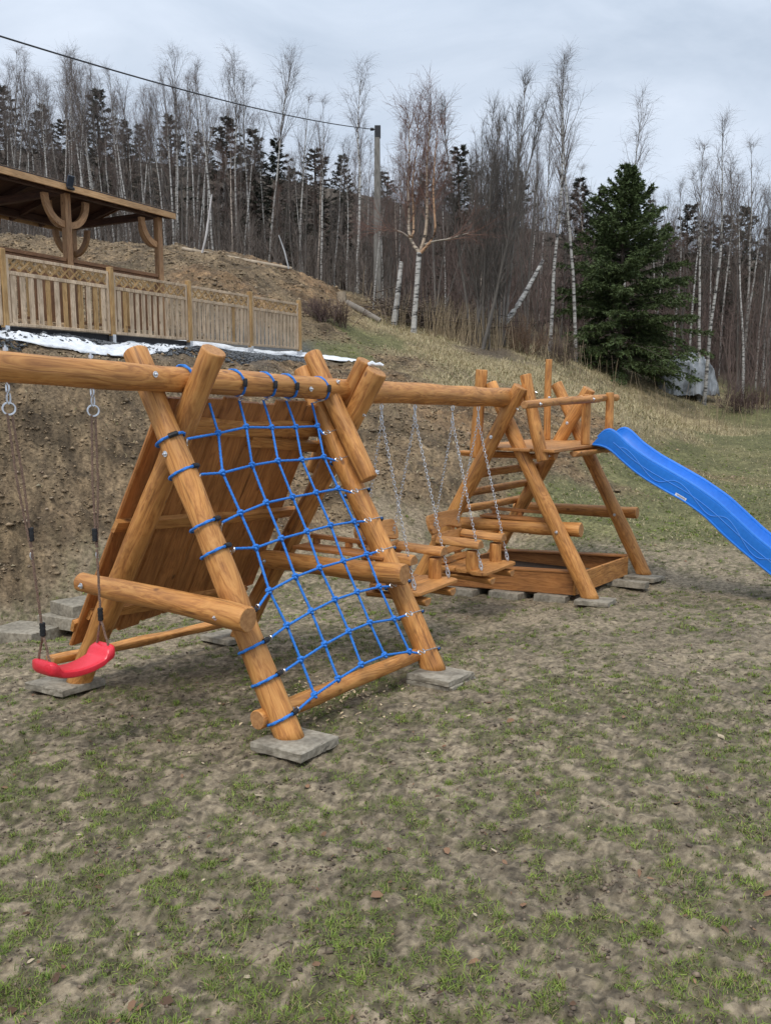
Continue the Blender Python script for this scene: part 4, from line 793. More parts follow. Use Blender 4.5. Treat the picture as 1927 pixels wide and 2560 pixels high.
def copy_tree(o, parent, D, rename=None):
    c = o.copy(); COL.objects.link(c); WM[c.name] = WM[o.name]
    if parent is None: c.matrix_basis = D @ o.matrix_basis; WM[c.name] = D @ WM[o.name]
    else: c.parent = parent; c.matrix_parent_inverse = Matrix.Identity(4); c.matrix_basis = o.matrix_basis.copy(); WM[c.name] = WM[parent.name] @ o.matrix_basis
    for ch in KIDS.get(o.name, []): copy_tree(ch, c, D)
    return c
def index_kids():
    KIDS.clear()
    for o in COL.objects:
        if o.parent: KIDS.setdefault(o.parent.name, []).append(o)
KIDS = {}; index_kids()
CH2 = copy_tree(CH1, None, chair_matrix(3.715) @ chair_matrix(2.512).inverted()); CH2['label'] = 'wooden chair swing nearer the tower, just left of the sandbox'
for s in (2.25, 2.774, 3.453, 3.977):
    z = 1.990 + (1.935 - 1.990) * (s - 1.81) / 3.07 - .096; hook_set(BEAM2, W0(s, 0, z), s, 0)
# bird droppings and a scrap of white rope on one log end
tag(Geo().tube([on_s(936, 917, S2 + r_) + .8 * A(p) for p in ((-.06, 0, .02), (-.02, .01, .035), (.01, 0, .022), (.05, .02, .026), (.085, .02, .012))], [.013, .018, .010, .014, .008], 7).build('cloth_scrap', SHEET), 'scrap of white cloth lying on the sawn end of a log', 'cloth scrap')

# ------------------------------------------------------------------ fence on the terrace edge
def on_fence(px, d=0):
    u = (px - 963.5) / FPX; k = math.cos(TH)
    # plan sight line x = m*y is used at the fence's own height (the small tilt term is solved twice)
    m = u; z = 3.4
    for _ in range(3):
        a = (m * (F0[1] + d * G2[1]) - (F0[0] + d * G2[0])) / (G1[0] - m * G1[1]); P = fg(a, d); dep = P[1] * math.cos(TH) - (z - CZ) * math.sin(TH); m = u * dep / P[1]
    return a
G13, G23 = A([G1[0], G1[1], 0]), A([G2[0], G2[1], 0])
def FW(a, d, z): p = fg(a, d); return A([p[0], p[1], z])
FEN = thing('garden_fence', 'pale slatted wooden fence with diamond lattice top along the terrace edge', 'fence', FW(3, 0, 2.9))
pa_ = [on_fence(p) for p in (10, 279, 473, 626, 748)]; pa_ = [pa_[0] - (pa_[1] - pa_[0])] + pa_
def fence_post(a, z0, z1, par):
    p = Geo().box(FW(a, 0, (z0 + z1) / 2), (.085, .085, z1 - z0), (G13, G23, E3), .006).build('fence_post', FENCEO, par, frame(FW(a, 0, z0), E3, G13))
    g = Geo(); g.box(FW(a, 0, z0 - .09), (.07, .095, .24), (G13, G23, E3), .002); g.build('metal_shoe', GALV, p, frame(FW(a, 0, z0), E3))
for i, a in enumerate(pa_): fence_post(a, 2.93, 4.04, FEN)
def panel(a0, a1, zb, zt, par, d=0, mats=(FENCEW, FENCEO), seed=0, nsl=13, latt=.25, orange=()):
    rg = random.Random(seed); g = Geo(); ax = (G13, G23, E3); f = .045; mid = (a0 + a1) / 2; ln = a1 - a0
    zl = zt - latt
    for z, h in ((zb + f / 2, f), (zt - f / 2, f), (zl, .055)): g.box(FW(mid, d, z), (ln, .04, h), ax, .003)
    for a in (a0 + f / 2, a1 - f / 2): g.box(FW(a, d - .003, (zb + zt) / 2), (f, .038, zt - zb - 2 * f), ax, .003)
    go = []; sp = (ln - 2 * f) / nsl
    for k in range(nsl):
        a = a0 + f + sp * (k + .5); gg = Geo() if k in orange else g; (go.append(gg) if k in orange else None); gg.box(FW(a + rg.uniform(-.006, .006), d, (zb + zl) / 2), (sp * rg.uniform(.52, .60), .018, zl - zb - .06), ax, .002)
    p = g.build('fence_panel', mats[0], par, frame(FW(a0, d, zb), E3, G13))
    for gg in go: gg.build('slat', mats[1], p, frame(FW(a0, d, zb), E3, G13))
    gl = Geo(); hl = latt - f - .03; n = max(3, int(round((ln - 2 * f) / .185)))
    st = (ln - 2 * f) / n
    for k in range(-1, n + 1):
        for sgn_, off in ((1, -.006), (-1, .006)):
            b0 = a0 + f + st * k + (0 if sgn_ > 0 else st * 1.05); b1 = b0 + sgn_ * st * 1.05; z0_, z1_ = zl + .03, zt - f
            lo, hi = a0 + f, a1 - f; t0, t1 = 0., 1.
            for (c0, c1) in ((b0, b1),):
                dx = c1 - c0
                ts = sorted([(lo - c0) / dx, (hi - c0) / dx]); t0 = max(0, ts[0]); t1 = min(1, ts[1])
            if t1 - t0 < .15: continue
            P0 = FW(b0 + (b1 - b0) * t0, d + off, z0_ + (z1_ - z0_) * t0); P1 = FW(b0 + (b1 - b0) * t1, d + off, z0_ + (z1_ - z0_) * t1); gl.board(P0, P1, G13, .028, .010, .001)
    gl.build('lattice', mats[1], p, frame(FW(a0, d, zb), E3, G13)); return p
for i in range(len(pa_) - 1): panel(pa_[i] + .05, pa_[i + 1] - .05, 2.965, 3.965, FEN, seed=i, orange={0: (2, 5), 1: (4, 6, 8, 10), 2: (1,), 3: (9,), 4: ()}[i], nsl=[12, 12, 12, 13, 12][i])
for i in range(len(pa_) - 1):
    if i < 3: Geo().box(FW((pa_[i] + pa_[i + 1]) / 2, .09, 2.86), (pa_[i + 1] - pa_[i] - .005, .04, .20), (G13, G23, E3), .003).build('plinth_board', FELT, FEN, frame(FW(pa_[i], .09, 2.9), E3))

# ------------------------------------------------------------------ gazebo
GZ = thing('gazebo', 'open brown timber gazebo with low roof and curved braces on the terrace', 'gazebo', FW(2, 2, 3.1))
GA, GB_ = 4.55, 2.36; gd0, gd1 = 1.15, 3.5; zf, ze = 3.12, 5.36
gp = [(GA, gd0), (GB_, gd0), (GB_ - 2.17, gd0), (GA, gd1), (GB_, gd1), (GB_ - 2.17, gd1)]
for a, d in gp:
    Geo().box(FW(a, d, (zf - .2 + ze) / 2), (.12, .12, ze - zf + .2), (G13, G23, E3), .006).build('post', GAZM, GZ, frame(FW(a, d, zf), E3, G13))
def brace(a, d, along, sg):
    """quarter-circle curved brace between post and plate"""
    u = (G13 if along == 'a' else G23) * sg; o = G23 if along == 'a' else G13; c0 = FW(a, d, ze - .07) + u * .06; Rr = .37; rings = []
    cc = c0 + u * Rr - E3 * Rr * 1.05
    cen = FW(a, d, 0) ; P = []
    for t in np.linspace(0, math.pi / 2, 12):
        q = c0 + u * (Rr * math.sin(t)) - E3 * (Rr * 1.2 * math.cos(t));  P.append(q)
    P = A(P)
    for i, q in enumerate(P):
        t = unit(P[min(i + 1, 11)] - P[max(i - 1, 0)]); n = np.cross(t, o); rings.append([q + n * .055 - o * .035, q + n * .055 + o * .035, q - n * .055 + o * .035, q - n * .055 - o * .035])
    Geo().sweep(rings).build('curved_brace', GAZM, GZ, frame(P[0], P[-1] - P[0]))
for a, d in gp[:2]: brace(a, d, 'a', -1)
brace(GB_, gd0, 'a', 1); brace(GB_, gd0, 'b', 1); brace(GA, gd0, 'b', 1); brace(GB_, gd1, 'a', 1); brace(GA, gd1, 'a', -1); brace(GA, gd1, 'b', -1); brace(gp[2][0], gd0, 'a', 1); brace(GB_, gd1, 'a', -1)
for d in (gd0, gd1): Geo().box(FW((GA + gp[2][0]) / 2, d, ze + .05), (GA - gp[2][0] + .12, .11, .13), (G13, G23, E3), .004).build('wall_plate', GAZD, GZ, frame(FW(GA, d, ze), G13))
for a in (GA, GB_, gp[2][0]): Geo().box(FW(a, (gd0 + gd1) / 2, ze + .052), (.10, gd1 - gd0 - .115, .13), (G13, G23, E3), .004).build('tie_beam', GAZD, GZ, frame(FW(a, gd0, ze), G23))
ae, al, de0, de1 = 4.75, gp[2][0] - .4, .88, 3.78; dm = (gd0 + gd1) / 2; zr = ze + .12; zE = 5.42; zR = 5.75
def roof_slab(d0, z0, d1, z1, th, a0, a1, nm, mat, lift=0):
    g = Geo(); P = [FW(a0, d0, z0 + lift), FW(a1, d0, z0 + lift), FW(a1, d1, z1 + lift), FW(a0, d1, z1 + lift)]; g.sweep([[P[0], P[1], P[1] + E3 * th, P[0] + E3 * th], [P[3], P[2], P[2] + E3 * th, P[3] + E3 * th]]); return g.build(nm, mat, GZ, frame(P[0], P[3] - P[0], G13))
roof_slab(de0 + .02, zE, dm, zR, .022, al, ae - .02, 'roof_boards', GAZD); roof_slab(de1 - .02, zE, dm, zR, .022, al, ae - .02, 'roof_boards', GAZD)
fl = roof_slab(de0 - .015, zE - .006, dm, zR, .02, al, ae + .015, 'roof_felt', FELT, .028); roof_slab(de1 + .015, zE - .006, dm, zR, .02, al, ae + .015, 'roof_felt', FELT, .028)
for i, a in enumerate(np.linspace(al + .1, ae - .12, 8)):
    for d0 in (de0 + .03, de1 - .03): Geo().board(FW(a, d0, zE - .052), FW(a, dm, zR - .052), G13, .06, .10).build('rafter', GAZD, GZ, frame(FW(a, d0, zE), FW(a, dm, zR) - FW(a, d0, zE), G13))
Geo().board(FW(al, de0, zE - .02), FW(ae, de0, zE - .02), E3, .13, .028).build('fascia_board', GAZL, GZ, frame(FW(al, de0, zE), G13, E3))
Geo().board(FW(al, de1, zE - .02), FW(ae, de1, zE - .02), E3, .13, .028).build('fascia_board', GAZL, GZ, frame(FW(al, de1, zE), G13, E3))
for d0 in (de0, de1): Geo().board(FW(ae, d0 + (.015 if d0 < 2 else -.015), zE - .02), FW(ae, dm, zR - .02), E3, .13, .028).build('barge_board', GAZW, GZ, frame(FW(ae, d0, zE), FW(ae, dm, zR) - FW(ae, d0, zE), E3))
for (a0, a1) in ((GB_ + .08, GA - .08), (gp[2][0] + .08, GB_ - .08)):
    rail = Geo(); rail.box(FW((a0 + a1) / 2, gd0, 4.255), (a1 - a0, .09, .06), (G13, G23, E3), .004).build('handrail', GAZW, GZ, frame(FW(a0, gd0, 4.2), G13))
    p = panel(a0, a1, 3.2, 4.22, GZ, d=gd0, mats=(GAZW, FENCEO), seed=11, nsl=12, latt=.27, orange=(3, 7))
Geo().box(FW(2.1, 2.3, 3.03), (4.9, 3.0, .10), (G13, G23, E3), .01).build('floor', CONC, GZ, frame(FW(2, 2, 3), E3))
LMP = thing('solar_lamp', 'small black solar lamp clamped on the gazebo eave', 'solar lamp', FW(on_fence(188, de0), de0 - .05, zE))
_la = on_fence(188, de0); Geo().box(FW(_la, de0 - .045, zE + .06), (.13, .03, .20), (G13, unit(G23 + .35 * E3), unit(E3 - .35 * G23)), .008).build('panel', noise_mat('solar_panel', (.02, .025, .04), (.03, .04, .06), 40, rough=.25, bump=0), LMP, frame(FW(_la, de0, zE), E3))
Geo().box(FW(_la, de0 - .05, zE - .045), (.14, .05, .05), (G13, G23, E3), .01).build('lamp_head', BLACK, LMP, frame(FW(_la, de0, zE - .05), E3))

# white fabric sheet trailing along the edge of the bank
def build_sheet():
    up = [(-60, 824), (0, 829), (60, 836), (120, 846), (170, 846), (200, 852), (250, 868), (300, 866), (345, 846), (380, 866), (410, 856), (450, 852), (490, 853), (540, 862), (600, 873), (660, 879), (720, 884), (770, 886), (812, 890), (850, 897), (892, 902)]
    dn = [(-60, 846), (0, 848), (60, 856), (120, 870), (170, 876), (200, 884), (250, 890), (300, 893), (345, 894), (380, 890), (410, 884), (450, 875), (490, 866), (540, 872), (600, 882), (660, 887), (720, 891), (770, 893), (812, 899), (850, 905), (892, 907)]
    U = resample(A(up), 150); Dn = resample(A(dn), 150); m = 14; V = np.empty((150, m, 3)); rg = np.random.default_rng(3); ph = rg.uniform(0, 6, 8)
    for i in range(150):
        for j in range(m):
            f = j / (m - 1); q = U[i] * (1 - f) + Dn[i] * f; q = q + A([0, 3.0 * (fbm(np.array([i * .22]), np.array([j * .15]), 5, 3)[0] - .5)]); P = hit(q[0], q[1], 7, 40); V[i, j] = P
    Z = ground_z(V[..., 0].ravel(), V[..., 1].ravel()).reshape(150, m); i_, j_ = np.meshgrid(np.arange(150), np.arange(m), indexing='ij')
    wr = .034 * np.abs(fbm(i_ * .10 + 3, j_ * .75, 33, 4, .6) - .5) * 4; fade = np.where((j_ == 0) | (j_ == m - 1), .1, 1.0)
    V[..., 2] = np.maximum(V[..., 2], Z) + .012 + wr * fade; k = np.arange(149)[:, None] * m + np.arange(m - 1)[None]; Fc = np.stack([k, k + m, k + m + 1, k + 1], -1).reshape(-1, 4)
    s = obj('fabric_sheet', mesh('fabric_sheet', V.reshape(-1, 3), Fc, SHEET)); md = s.modifiers.new('thick', 'SOLIDIFY'); md.thickness = .006
    tag(s, 'long crumpled white fabric sheet lying along the top of the dug bank', 'fabric sheet')
build_sheet()

# ------------------------------------------------------------------ concrete pole and wire
def TR(px, Y): u = (px - 963.5) / FPX; x = u * Y * 1.0; return A([x, Y, float(terr([x], [Y])[0])])
PB = TR(944, 28.0); ptop = on_y(944, 315, 28.0)
POLE = thing('utility_pole', 'tall grey concrete utility pole standing at the forest edge', 'utility pole', PB)
g = Geo(); g.sweep([[A([PB[0], PB[1], z]) + A([sx_ * hw, sy_ * hw, 0]) for sx_, sy_ in ((-1, -.8), (-.8, -1), (.8, -1), (1, -.8), (1, .8), (.8, 1), (-.8, 1), (-1, .8))] for z, hw in ((PB[2] - .4, .125), (PB[2] + 3, .108), (ptop[2], .085))]); g.build('shaft', POLEC, POLE, frame(PB, E3))
g = Geo(); g.box(ptop + A([0, 0, -.18]), (.19, .19, .36), None, .01); g.build('top_cap', FELT, POLE, frame(ptop, E3))
g = Geo(); a_ = on_y(931, 323, 27.9); g.tube([ptop + A([0, 0, -.12]), a_], .014, 6); g.tube([a_ + A([-.07, 0, 0]), a_ + A([.05, 0, 0])], [.05, .045], 8); g.build('insulator', BLACK, POLE, frame(a_, E3))
w0, w2 = a_, on_y(0, 90, 12.0)
def _px(P): d = P - CAMP; c, s = math.cos(TH), math.sin(TH); return 963.5 + FPX * d[0] / (d[1] * c - d[2] * s)
tm = min(np.linspace(0.05, .95, 200), key=lambda t: abs(_px(w0 + (w2 - w0) * t) - 323)); qm = w0 + (w2 - w0) * tm; sag = (qm[2] - on_y(323, 188, qm[1])[2]) / (tm * (1 - tm))
wl = [w0 + (w2 - w0) * t - E3 * sag * t * (1 - t) for t in np.linspace(0, 1.7, 80)]
tag(Geo().tube(wl, .013, 6).build('overhead_wire', BLACK), 'thin dark overhead wire running from the concrete pole across the sky', 'wire')

# ------------------------------------------------------------------ trees
BIRCH = bpy.data.materials.new('birch_bark'); BIRCH.use_nodes = True
def _birch():
    t = BIRCH.node_tree; b = t.nodes['Principled BSDF']; N = t.nodes.new; K = t.links.new; b.inputs['Roughness'].default_value = .75
    tc = N('ShaderNodeTexCoord'); mp = N('ShaderNodeMapping'); mp.inputs['Scale'].default_value = (1.0, 1.0, 5.0); K(tc.outputs['Object'], mp.inputs['Vector'])
    n = N('ShaderNodeTexNoise'); n.inputs['Scale'].default_value = 2.6; n.inputs['Detail'].default_value = 6; n.inputs['Roughness'].default_value = .7; K(mp.outputs['Vector'], n.inputs['Vector'])
    c = N('ShaderNodeValToRGB'); E = c.color_ramp.elements; E[0].position = .40; E[0].color = (.035, .03, .028, 1); E[1].position = .50; E[1].color = (.42, .40, .365, 1); e = E.new(.72); e.color = (.54, .52, .48, 1); K(n.outputs['Fac'], c.inputs['Fac'])
    at = N('ShaderNodeVertexColor'); at.layer_name = 'Col'; mx = N('ShaderNodeMix'); mx.data_type = 'RGBA'; mx.blend_type = 'MULTIPLY'; mx.inputs['Factor'].default_value = 1; K(c.outputs['Color'], mx.inputs['A']); K(at.outputs['Color'], mx.inputs['B']); K(mx.outputs['Result'], b.inputs['Base Color'])
_birch()
BARK = noise_mat('grey_bark', (.8, .8, .8), (1.2, 1.2, 1.2), 6, (1, 1, .3), rough=.9, bump=.4, attr='Col', rnd=.15)
TWIG = noise_mat('bare_twigs', (.8, .8, .8), (1.2, 1.2, 1.2), 3, rough=.85, bump=0, attr='Col', rnd=.18)
NEED = noise_mat('spruce_needles', (.75, .75, .75), (1.25, 1.25, 1.25), 2.5, rough=.7, bump=0, attr='Col', rnd=.12, spec=.25)
def tubes(P, Rr, k=3):
    """P (m,n,3) centre lines, Rr (m,n) radii -> vertices, quads"""
    m, n, _ = P.shape; T = np.empty_like(P); T[:, 1:-1] = P[:, 2:] - P[:, :-2]; T[:, 0] = P[:, 1] - P[:, 0]; T[:, -1] = P[:, -1] - P[:, -2]; T /= np.linalg.norm(T, axis=-1, keepdims=True) + 1e-9
    H = np.where(np.abs(T[..., 2:]) < .8, A([0, 0, 1.]), A([1., 0, 0])); X = np.cross(T, H); X /= np.linalg.norm(X, axis=-1, keepdims=True) + 1e-9; Yv = np.cross(T, X)
    an = np.arange(k) * 2 * math.pi / k; V = P[:, :, None] + Rr[:, :, None, None] * (np.cos(an)[:, None] * X[:, :, None] + np.sin(an)[:, None] * Yv[:, :, None]); V = V.reshape(-1, 3)
    i = (np.arange(m)[:, None, None] * n + np.arange(n - 1)[None, :, None]) * k; j = np.arange(k)[None, None]; j2 = (j + 1) % k; F_ = np.stack([i + j, i + j2, i + j2 + k, i + j + k], -1).reshape(-1, 4); return V, F_
class Multi:
    def __init__(s): s.V = []; s.F = []; s.C = []; s.n = 0
    def add(s, P, Rr, c, k=3):
        P = np.asarray(P, float); Rr = np.asarray(Rr, float); V, Fc = tubes(P, Rr, k); s.V.append(V); s.F.append(Fc + s.n); s.n += len(V); c = np.asarray(c, float); s.C.append(np.broadcast_to(c, (len(V), 3)) if c.ndim == 1 else np.repeat(c, len(V) // len(c), axis=0))
    def me(s, name, mat): return mesh(name, np.concatenate(s.V), np.concatenate(s.F), mat, cols=np.concatenate(s.C))
def grow(rg, base, bdir, length, n, up, wob):
    """centre lines starting at base (m,3), bending by 'up' per unit"""
    m = len(base); P = np.empty((m, n, 3)); P[:, 0] = base; d = bdir / np.linalg.norm(bdir, axis=1, keepdims=True)
    for i in range(1, n):
        d = d + A([0, 0, 1.]) * (up / n if np.isscalar(up) else (up / n)[:, None]) + rg.normal(0, wob, (m, 3)); d /= np.linalg.norm(d, axis=1, keepdims=True); P[:, i] = P[:, i - 1] + d * (length / (n - 1))[:, None]
    return P
def on_lines(P, par, f):
    n = P.shape[1] - 1; q = f * n; i = np.minimum(q.astype(int), n - 1); k = (q - i)[:, None]; a = P[par, i]; b = P[par, i + 1]; return a * (1 - k) + b * k, b - a
def side_dirs(rg, t, ang):
    t = t / np.linalg.norm(t, axis=1, keepdims=True); r = rg.normal(size=t.shape); x = r - (r * t).sum(1, keepdims=True) * t; x /= np.linalg.norm(x, axis=1, keepdims=True); return np.cos(ang)[:, None] * t + np.sin(ang)[:, None] * x
def bare_tree(seed, H=10., stems=1, birch=True, nl=30, crown0=.42, spread=.20, twigs=4, r0=.085, red=0., droop=-.7, lim=1., lean=.02, limb_ang=.50, twr=.0021, fork=None):
    """(trunk mesh, crown mesh) of a leafless tree of height H standing on the origin"""
    rg = np.random.default_rng(seed); tk, cw_ = Multi(), Multi(); white = A([1., 1, 1]); dk = A([.13, .115, .10]) if not birch else A([.21, .17, .15]); tc_ = A([.135, .108, .095]) * (1 - red) + A([.17, .072, .045]) * red
    if not birch: tc_ = A([.115, .098, .085]) * (1 - red) + A([.15, .08, .055]) * red
    st = []
    for s in range(stems):
        b = A([[rg.normal(0, .16) if stems > 1 else 0, rg.normal(0, .16) if stems > 1 else 0, -.25]]); d = A([[rg.normal(0, lean + (.06 if stems > 1 else 0)), rg.normal(0, lean + (.06 if stems > 1 else 0)), 1.]]); L_ = A([H * (1 if s == 0 else rg.uniform(.72, .97)) + .25]); P = grow(rg, b, d, L_, 16, .10 if stems > 1 else .0, .022)
        rr = r0 * (1 if s == 0 else rg.uniform(.6, .9)) * (1 - np.linspace(0, 1, 16) ** 1.15 * .93); rr[0] *= 1.25; st.append((P, rr)); h = np.linspace(0, 1, 16)
        if birch: vc = np.repeat((white * (.95 - .5 * sstep(.72, .98, h)[:, None]) * np.where(h < .045, .35, 1.)[:, None] * (A([1, 1, 1]) * (1 - red) + A([1, .70, .48]) * red)), 8, axis=0)
        else: vc = np.repeat(np.repeat(dk[None], 16, 0) * (1 + .25 * np.sin(h * 9))[:, None], 8, axis=0)
        V, Fc = tubes(P, rr[None], 8); tk.V.append(V); tk.F.append(Fc + tk.n); tk.n += len(V); tk.C.append(vc)
        f = np.sort(crown0 + (0.985 - crown0) * rg.random(nl) ** .85); q, t = on_lines(P, np.zeros(nl, int), f); ang = limb_ang * rg.uniform(.7, 1.35, nl) * (1.15 - .45 * f); dr = side_dirs(rg, t, ang); fc = (f - crown0) / (1 - crown0); ll = H * spread * 1.55 * (.55 + .8 * fc) * (1.04 - fc) ** .8 * rg.uniform(.6, 1.2, nl); ll = np.maximum(ll, .25)
        lb = grow(rg, q, dr, ll, 7, .75, .06); lr = np.clip(.013 * ll / (H * spread) + .003, .0045, .016)[:, None] * (1 - .86 * np.linspace(0, 1, 7))[None] * (H / 10.) * lim; tk.add(lb, lr, dk * (1.5 if birch else 1.0), 4)
        ns = 6; par = np.repeat(np.arange(nl), ns); fs = rg.uniform(.18, .98, len(par)); q, t = on_lines(lb, par, fs); sl = ll[par] * rg.uniform(.25, .55, len(par)) * (1.1 - .5 * fs); sb = grow(rg, q, side_dirs(rg, t, rg.uniform(.35, .85, len(par))), sl, 5, .15, .09); cw_.add(sb, lim * np.linspace(.0046, .0020, 5)[None] * np.ones((len(par), 1)) * (H / 10.) ** .5, tc_ * rg.uniform(.8, 1.2, (len(par), 1)), 3)
        p2 = np.repeat(np.arange(len(par)), twigs); f2 = rg.uniform(.15, 1, len(p2)); q, t = on_lines(sb, p2, f2); tl = rg.uniform(.22, .62, len(p2)) * (H / 10.); tw = grow(rg, q, side_dirs(rg, t, rg.uniform(.3, .9, len(p2))), tl, 4, droop, .10); cw_.add(tw, np.linspace(twr, twr * .55, 4)[None] * np.ones((len(p2), 1)), tc_ * rg.uniform(.75, 1.3, (len(p2), 1)), 3)
    return tk.me('trunk', BIRCH if birch else BARK), cw_.me('crown', TWIG)
def spruce_tree(seed, H=7., Rw=2.1, whorls=26, per=7, dens=1.0, crown0=.10, base=(.030, .047, .020), size=.055, ragged=.18, needles=14):
    rg = np.random.default_rng(seed); tk = Multi(); n = 12; P = grow(rg, A([[0, 0, -.3]]), A([[0, 0, 1.]]), A([H + .3]), n, 0, .006); tk.add(P, (.014 * H * (1 - .95 * np.linspace(0, 1, n)))[None], A([.075, .055, .042]), 8)
    nb = whorls * per; f = np.repeat(np.linspace(0, 1, whorls) ** .92, per) + rg.normal(0, .008, nb); f = np.clip(crown0 + (1 - crown0 - .02) * f, crown0 * .8, .985); z = f * H; az = rg.uniform(0, 6.283, nb)
    prof = ((1 - (f - crown0) / (1 - crown0)).clip(0, 1)) ** .72; ll = Rw * prof * rg.uniform(1 - ragged * 1.6, 1 + ragged * .8, nb) + .10; pit = .12 + .75 * (f - .25)
    d = np.c_[np.cos(az), np.sin(az), pit]; bL = grow(rg, np.c_[np.zeros(nb), np.zeros(nb), z], d, ll, 7, np.where(f < .5, .10 - .50 * (1 - f), .35), .035); tk.add(bL, np.clip(.012 * ll, .004, .03)[:, None] * (1 - .8 * np.linspace(0, 1, 7))[None], A([.07, .055, .042]), 3)
    # branchlets on both sides, then sprays of short pointed needles along them
    cnt = np.maximum(4, (ll / .105 * dens)).astype(int); par = np.repeat(np.arange(nb), cnt); fs = rg.uniform(.16, 1.0, len(par)); q, t = on_lines(bL, par, fs); t /= np.linalg.norm(t, axis=1, keepdims=True); sd = np.cross(t, A([0, 0, 1.])); sd *= np.where(rg.random(len(par)) < .5, 1, -1)[:, None]; bd = t * .75 + sd * rg.uniform(.4, .95, (len(par), 1)) + np.c_[np.zeros(len(par)), np.zeros(len(par)), rg.uniform(-.45, .12, len(par))]; bl = np.clip(.30 * ll[par] * (1.15 - .75 * fs), .06, .42) * rg.uniform(.6, 1.3, len(par)); br = grow(rg, q, bd, bl, 4, -.35, .06)
    lines = np.concatenate([br, bL[:, 3:7]]); m = len(lines); p2 = np.repeat(np.arange(m), needles); f2 = rg.uniform(0, 1.0, len(p2)); q, t = on_lines(lines, p2, f2); t /= np.linalg.norm(t, axis=1, keepdims=True) + 1e-9; nd = side_dirs(rg, t, rg.uniform(.35, 1.0, len(p2))); nl_ = size * rg.uniform(.7, 1.5, len(p2)); sidev = np.cross(nd, rg.normal(size=nd.shape)); sidev /= np.linalg.norm(sidev, axis=1, keepdims=True) + 1e-9
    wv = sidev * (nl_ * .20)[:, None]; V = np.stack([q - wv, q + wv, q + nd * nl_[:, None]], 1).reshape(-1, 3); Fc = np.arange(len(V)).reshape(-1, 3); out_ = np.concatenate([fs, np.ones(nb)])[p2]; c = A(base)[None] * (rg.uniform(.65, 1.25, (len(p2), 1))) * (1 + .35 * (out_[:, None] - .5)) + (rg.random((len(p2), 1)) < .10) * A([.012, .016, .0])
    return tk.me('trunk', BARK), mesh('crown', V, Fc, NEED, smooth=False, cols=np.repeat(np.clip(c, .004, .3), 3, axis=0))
def tree(kind, meshes, px, Y, ytop=None, H0=10., label='', group=None, H=None, wide=1.0, leanx=0, rz=None, cat='tree', P=None):
    b = TR(px, Y) if P is None else P
    if H is None: top = on_y(px, ytop, Y)[2]; H = top - b[2]
    s = H / H0; rz = random.uniform(0, 6.28) if rz is None else rz
    o = thing(kind, label, cat, b, group); M = Matrix.Translation(Vector([float(a) for a in b])) @ Matrix.Rotation(leanx, 4, 'Y') @ Matrix.Rotation(rz, 4, 'Z') @ Matrix.Diagonal((s * wide, s * wide, s, 1)); o.matrix_basis = M; WM[o.name] = M
    for nm, me in zip(('trunk', 'crown'), meshes):
        c = bpy.data.objects.new(nm, me); COL.objects.link(c); c.parent = o; c.matrix_parent_inverse = Matrix.Identity(4); WM[c.name] = M
    return o
BT = [bare_tree(200 + i, crown0=.40 + .05 * (i % 3), nl=24 + 3 * (i % 3), spread=.165 + .02 * (i % 3), r0=.060 + .008 * (i % 2)) for i in range(6)]
BTR = [bare_tree(220 + i, crown0=.34, nl=26, spread=.19, red=.45, r0=.085) for i in range(2)]
DT = [bare_tree(240 + i, birch=False, stems=2 + i % 2, crown0=.22, nl=26, spread=.17, r0=.075, droop=.5, limb_ang=.42, red=[.1, .45, .25, .6][i], lean=.04) for i in range(4)]
DC = [bare_tree(250 + i, birch=False, stems=4, crown0=.17, nl=34, spread=.20, r0=.075, droop=.6, limb_ang=.40, lim=1.6, twigs=3, twr=.0026, lean=.02) for i in range(2)]
ST = [spruce_tree(260 + i, H=10., Rw=1.7, whorls=24, per=6, dens=.7, needles=10, size=.13, base=(.062, .066, .050), ragged=.45, crown0=.14) for i in range(3)]  # distance haze is put into the needle colour: lighter, greyer base
# the birches that stand out, named by what is round them
for px, Y, yt, lab, kd in [(896, 30, 150, 'tall white birch just left of the concrete pole with a wide crown above the wood', 0), (808, 31, 262, 'slim white birch second to the left of the concrete pole', 1), (934, 26.2, 480, 'thin white birch standing directly before the concrete pole', 2),
                           (957, 29.5, 420, 'thin pale birch directly right of the concrete pole', 4), (1366, 27, 155, 'tallest slender birch left of the dark spruce, its trunk leaning slightly', 3), (1432, 28, 195, 'tall birch whose white trunk rises through the left side of the dark spruce', 5), (1537, 33, 245, 'tall birch behind the top of the dark spruce', 0),
                           (1752, 29, 310, 'tall birch leaning right behind the grey plastic heap', 3), (1738, 29.6, 354, 'paler birch crossing the trunk behind the grey plastic heap', 1), (1846, 30, 438, 'birch with a bare straight white trunk near the right edge', 2), (1706, 34, 413, 'slim birch just right of the dark spruce', 4), (1894, 34, 500, 'bent thin birch at the far right edge', 5),
                           (72, 38, 129, 'tall birch above the left end of the gazebo roof', 1), (205, 38, 129, 'tall birch with a feathery top just right of the solar lamp on the gazebo', 0), (280, 38, 133, 'tall birch standing before a dark spruce above the gazebo roof', 2), (457, 38, 133, 'tall thin-topped birch right of the gazebo roof corner', 4), (508, 38.5, 171, 'birch with a broad feathery top midway above the earth heap', 3),
                           (755, 33, 242, 'birch with thin crown midway between fence end and tall birch', 1), (682, 36, 134, 'tallest birch above the slope left of the concrete pole', 2), (607, 36, 142, 'very tall birch directly above the right end of the fence', 0), (640, 36.5, 182, 'birch between the two tallest birches above the fence end', 4)]:
    tree('birch_tree', BT[kd], px, Y, yt, label=lab, leanx={1366: -.005, 1752: .02, 1738: -.03}.get(px, 0), wide=1.25 if px == 896 else 1.1)
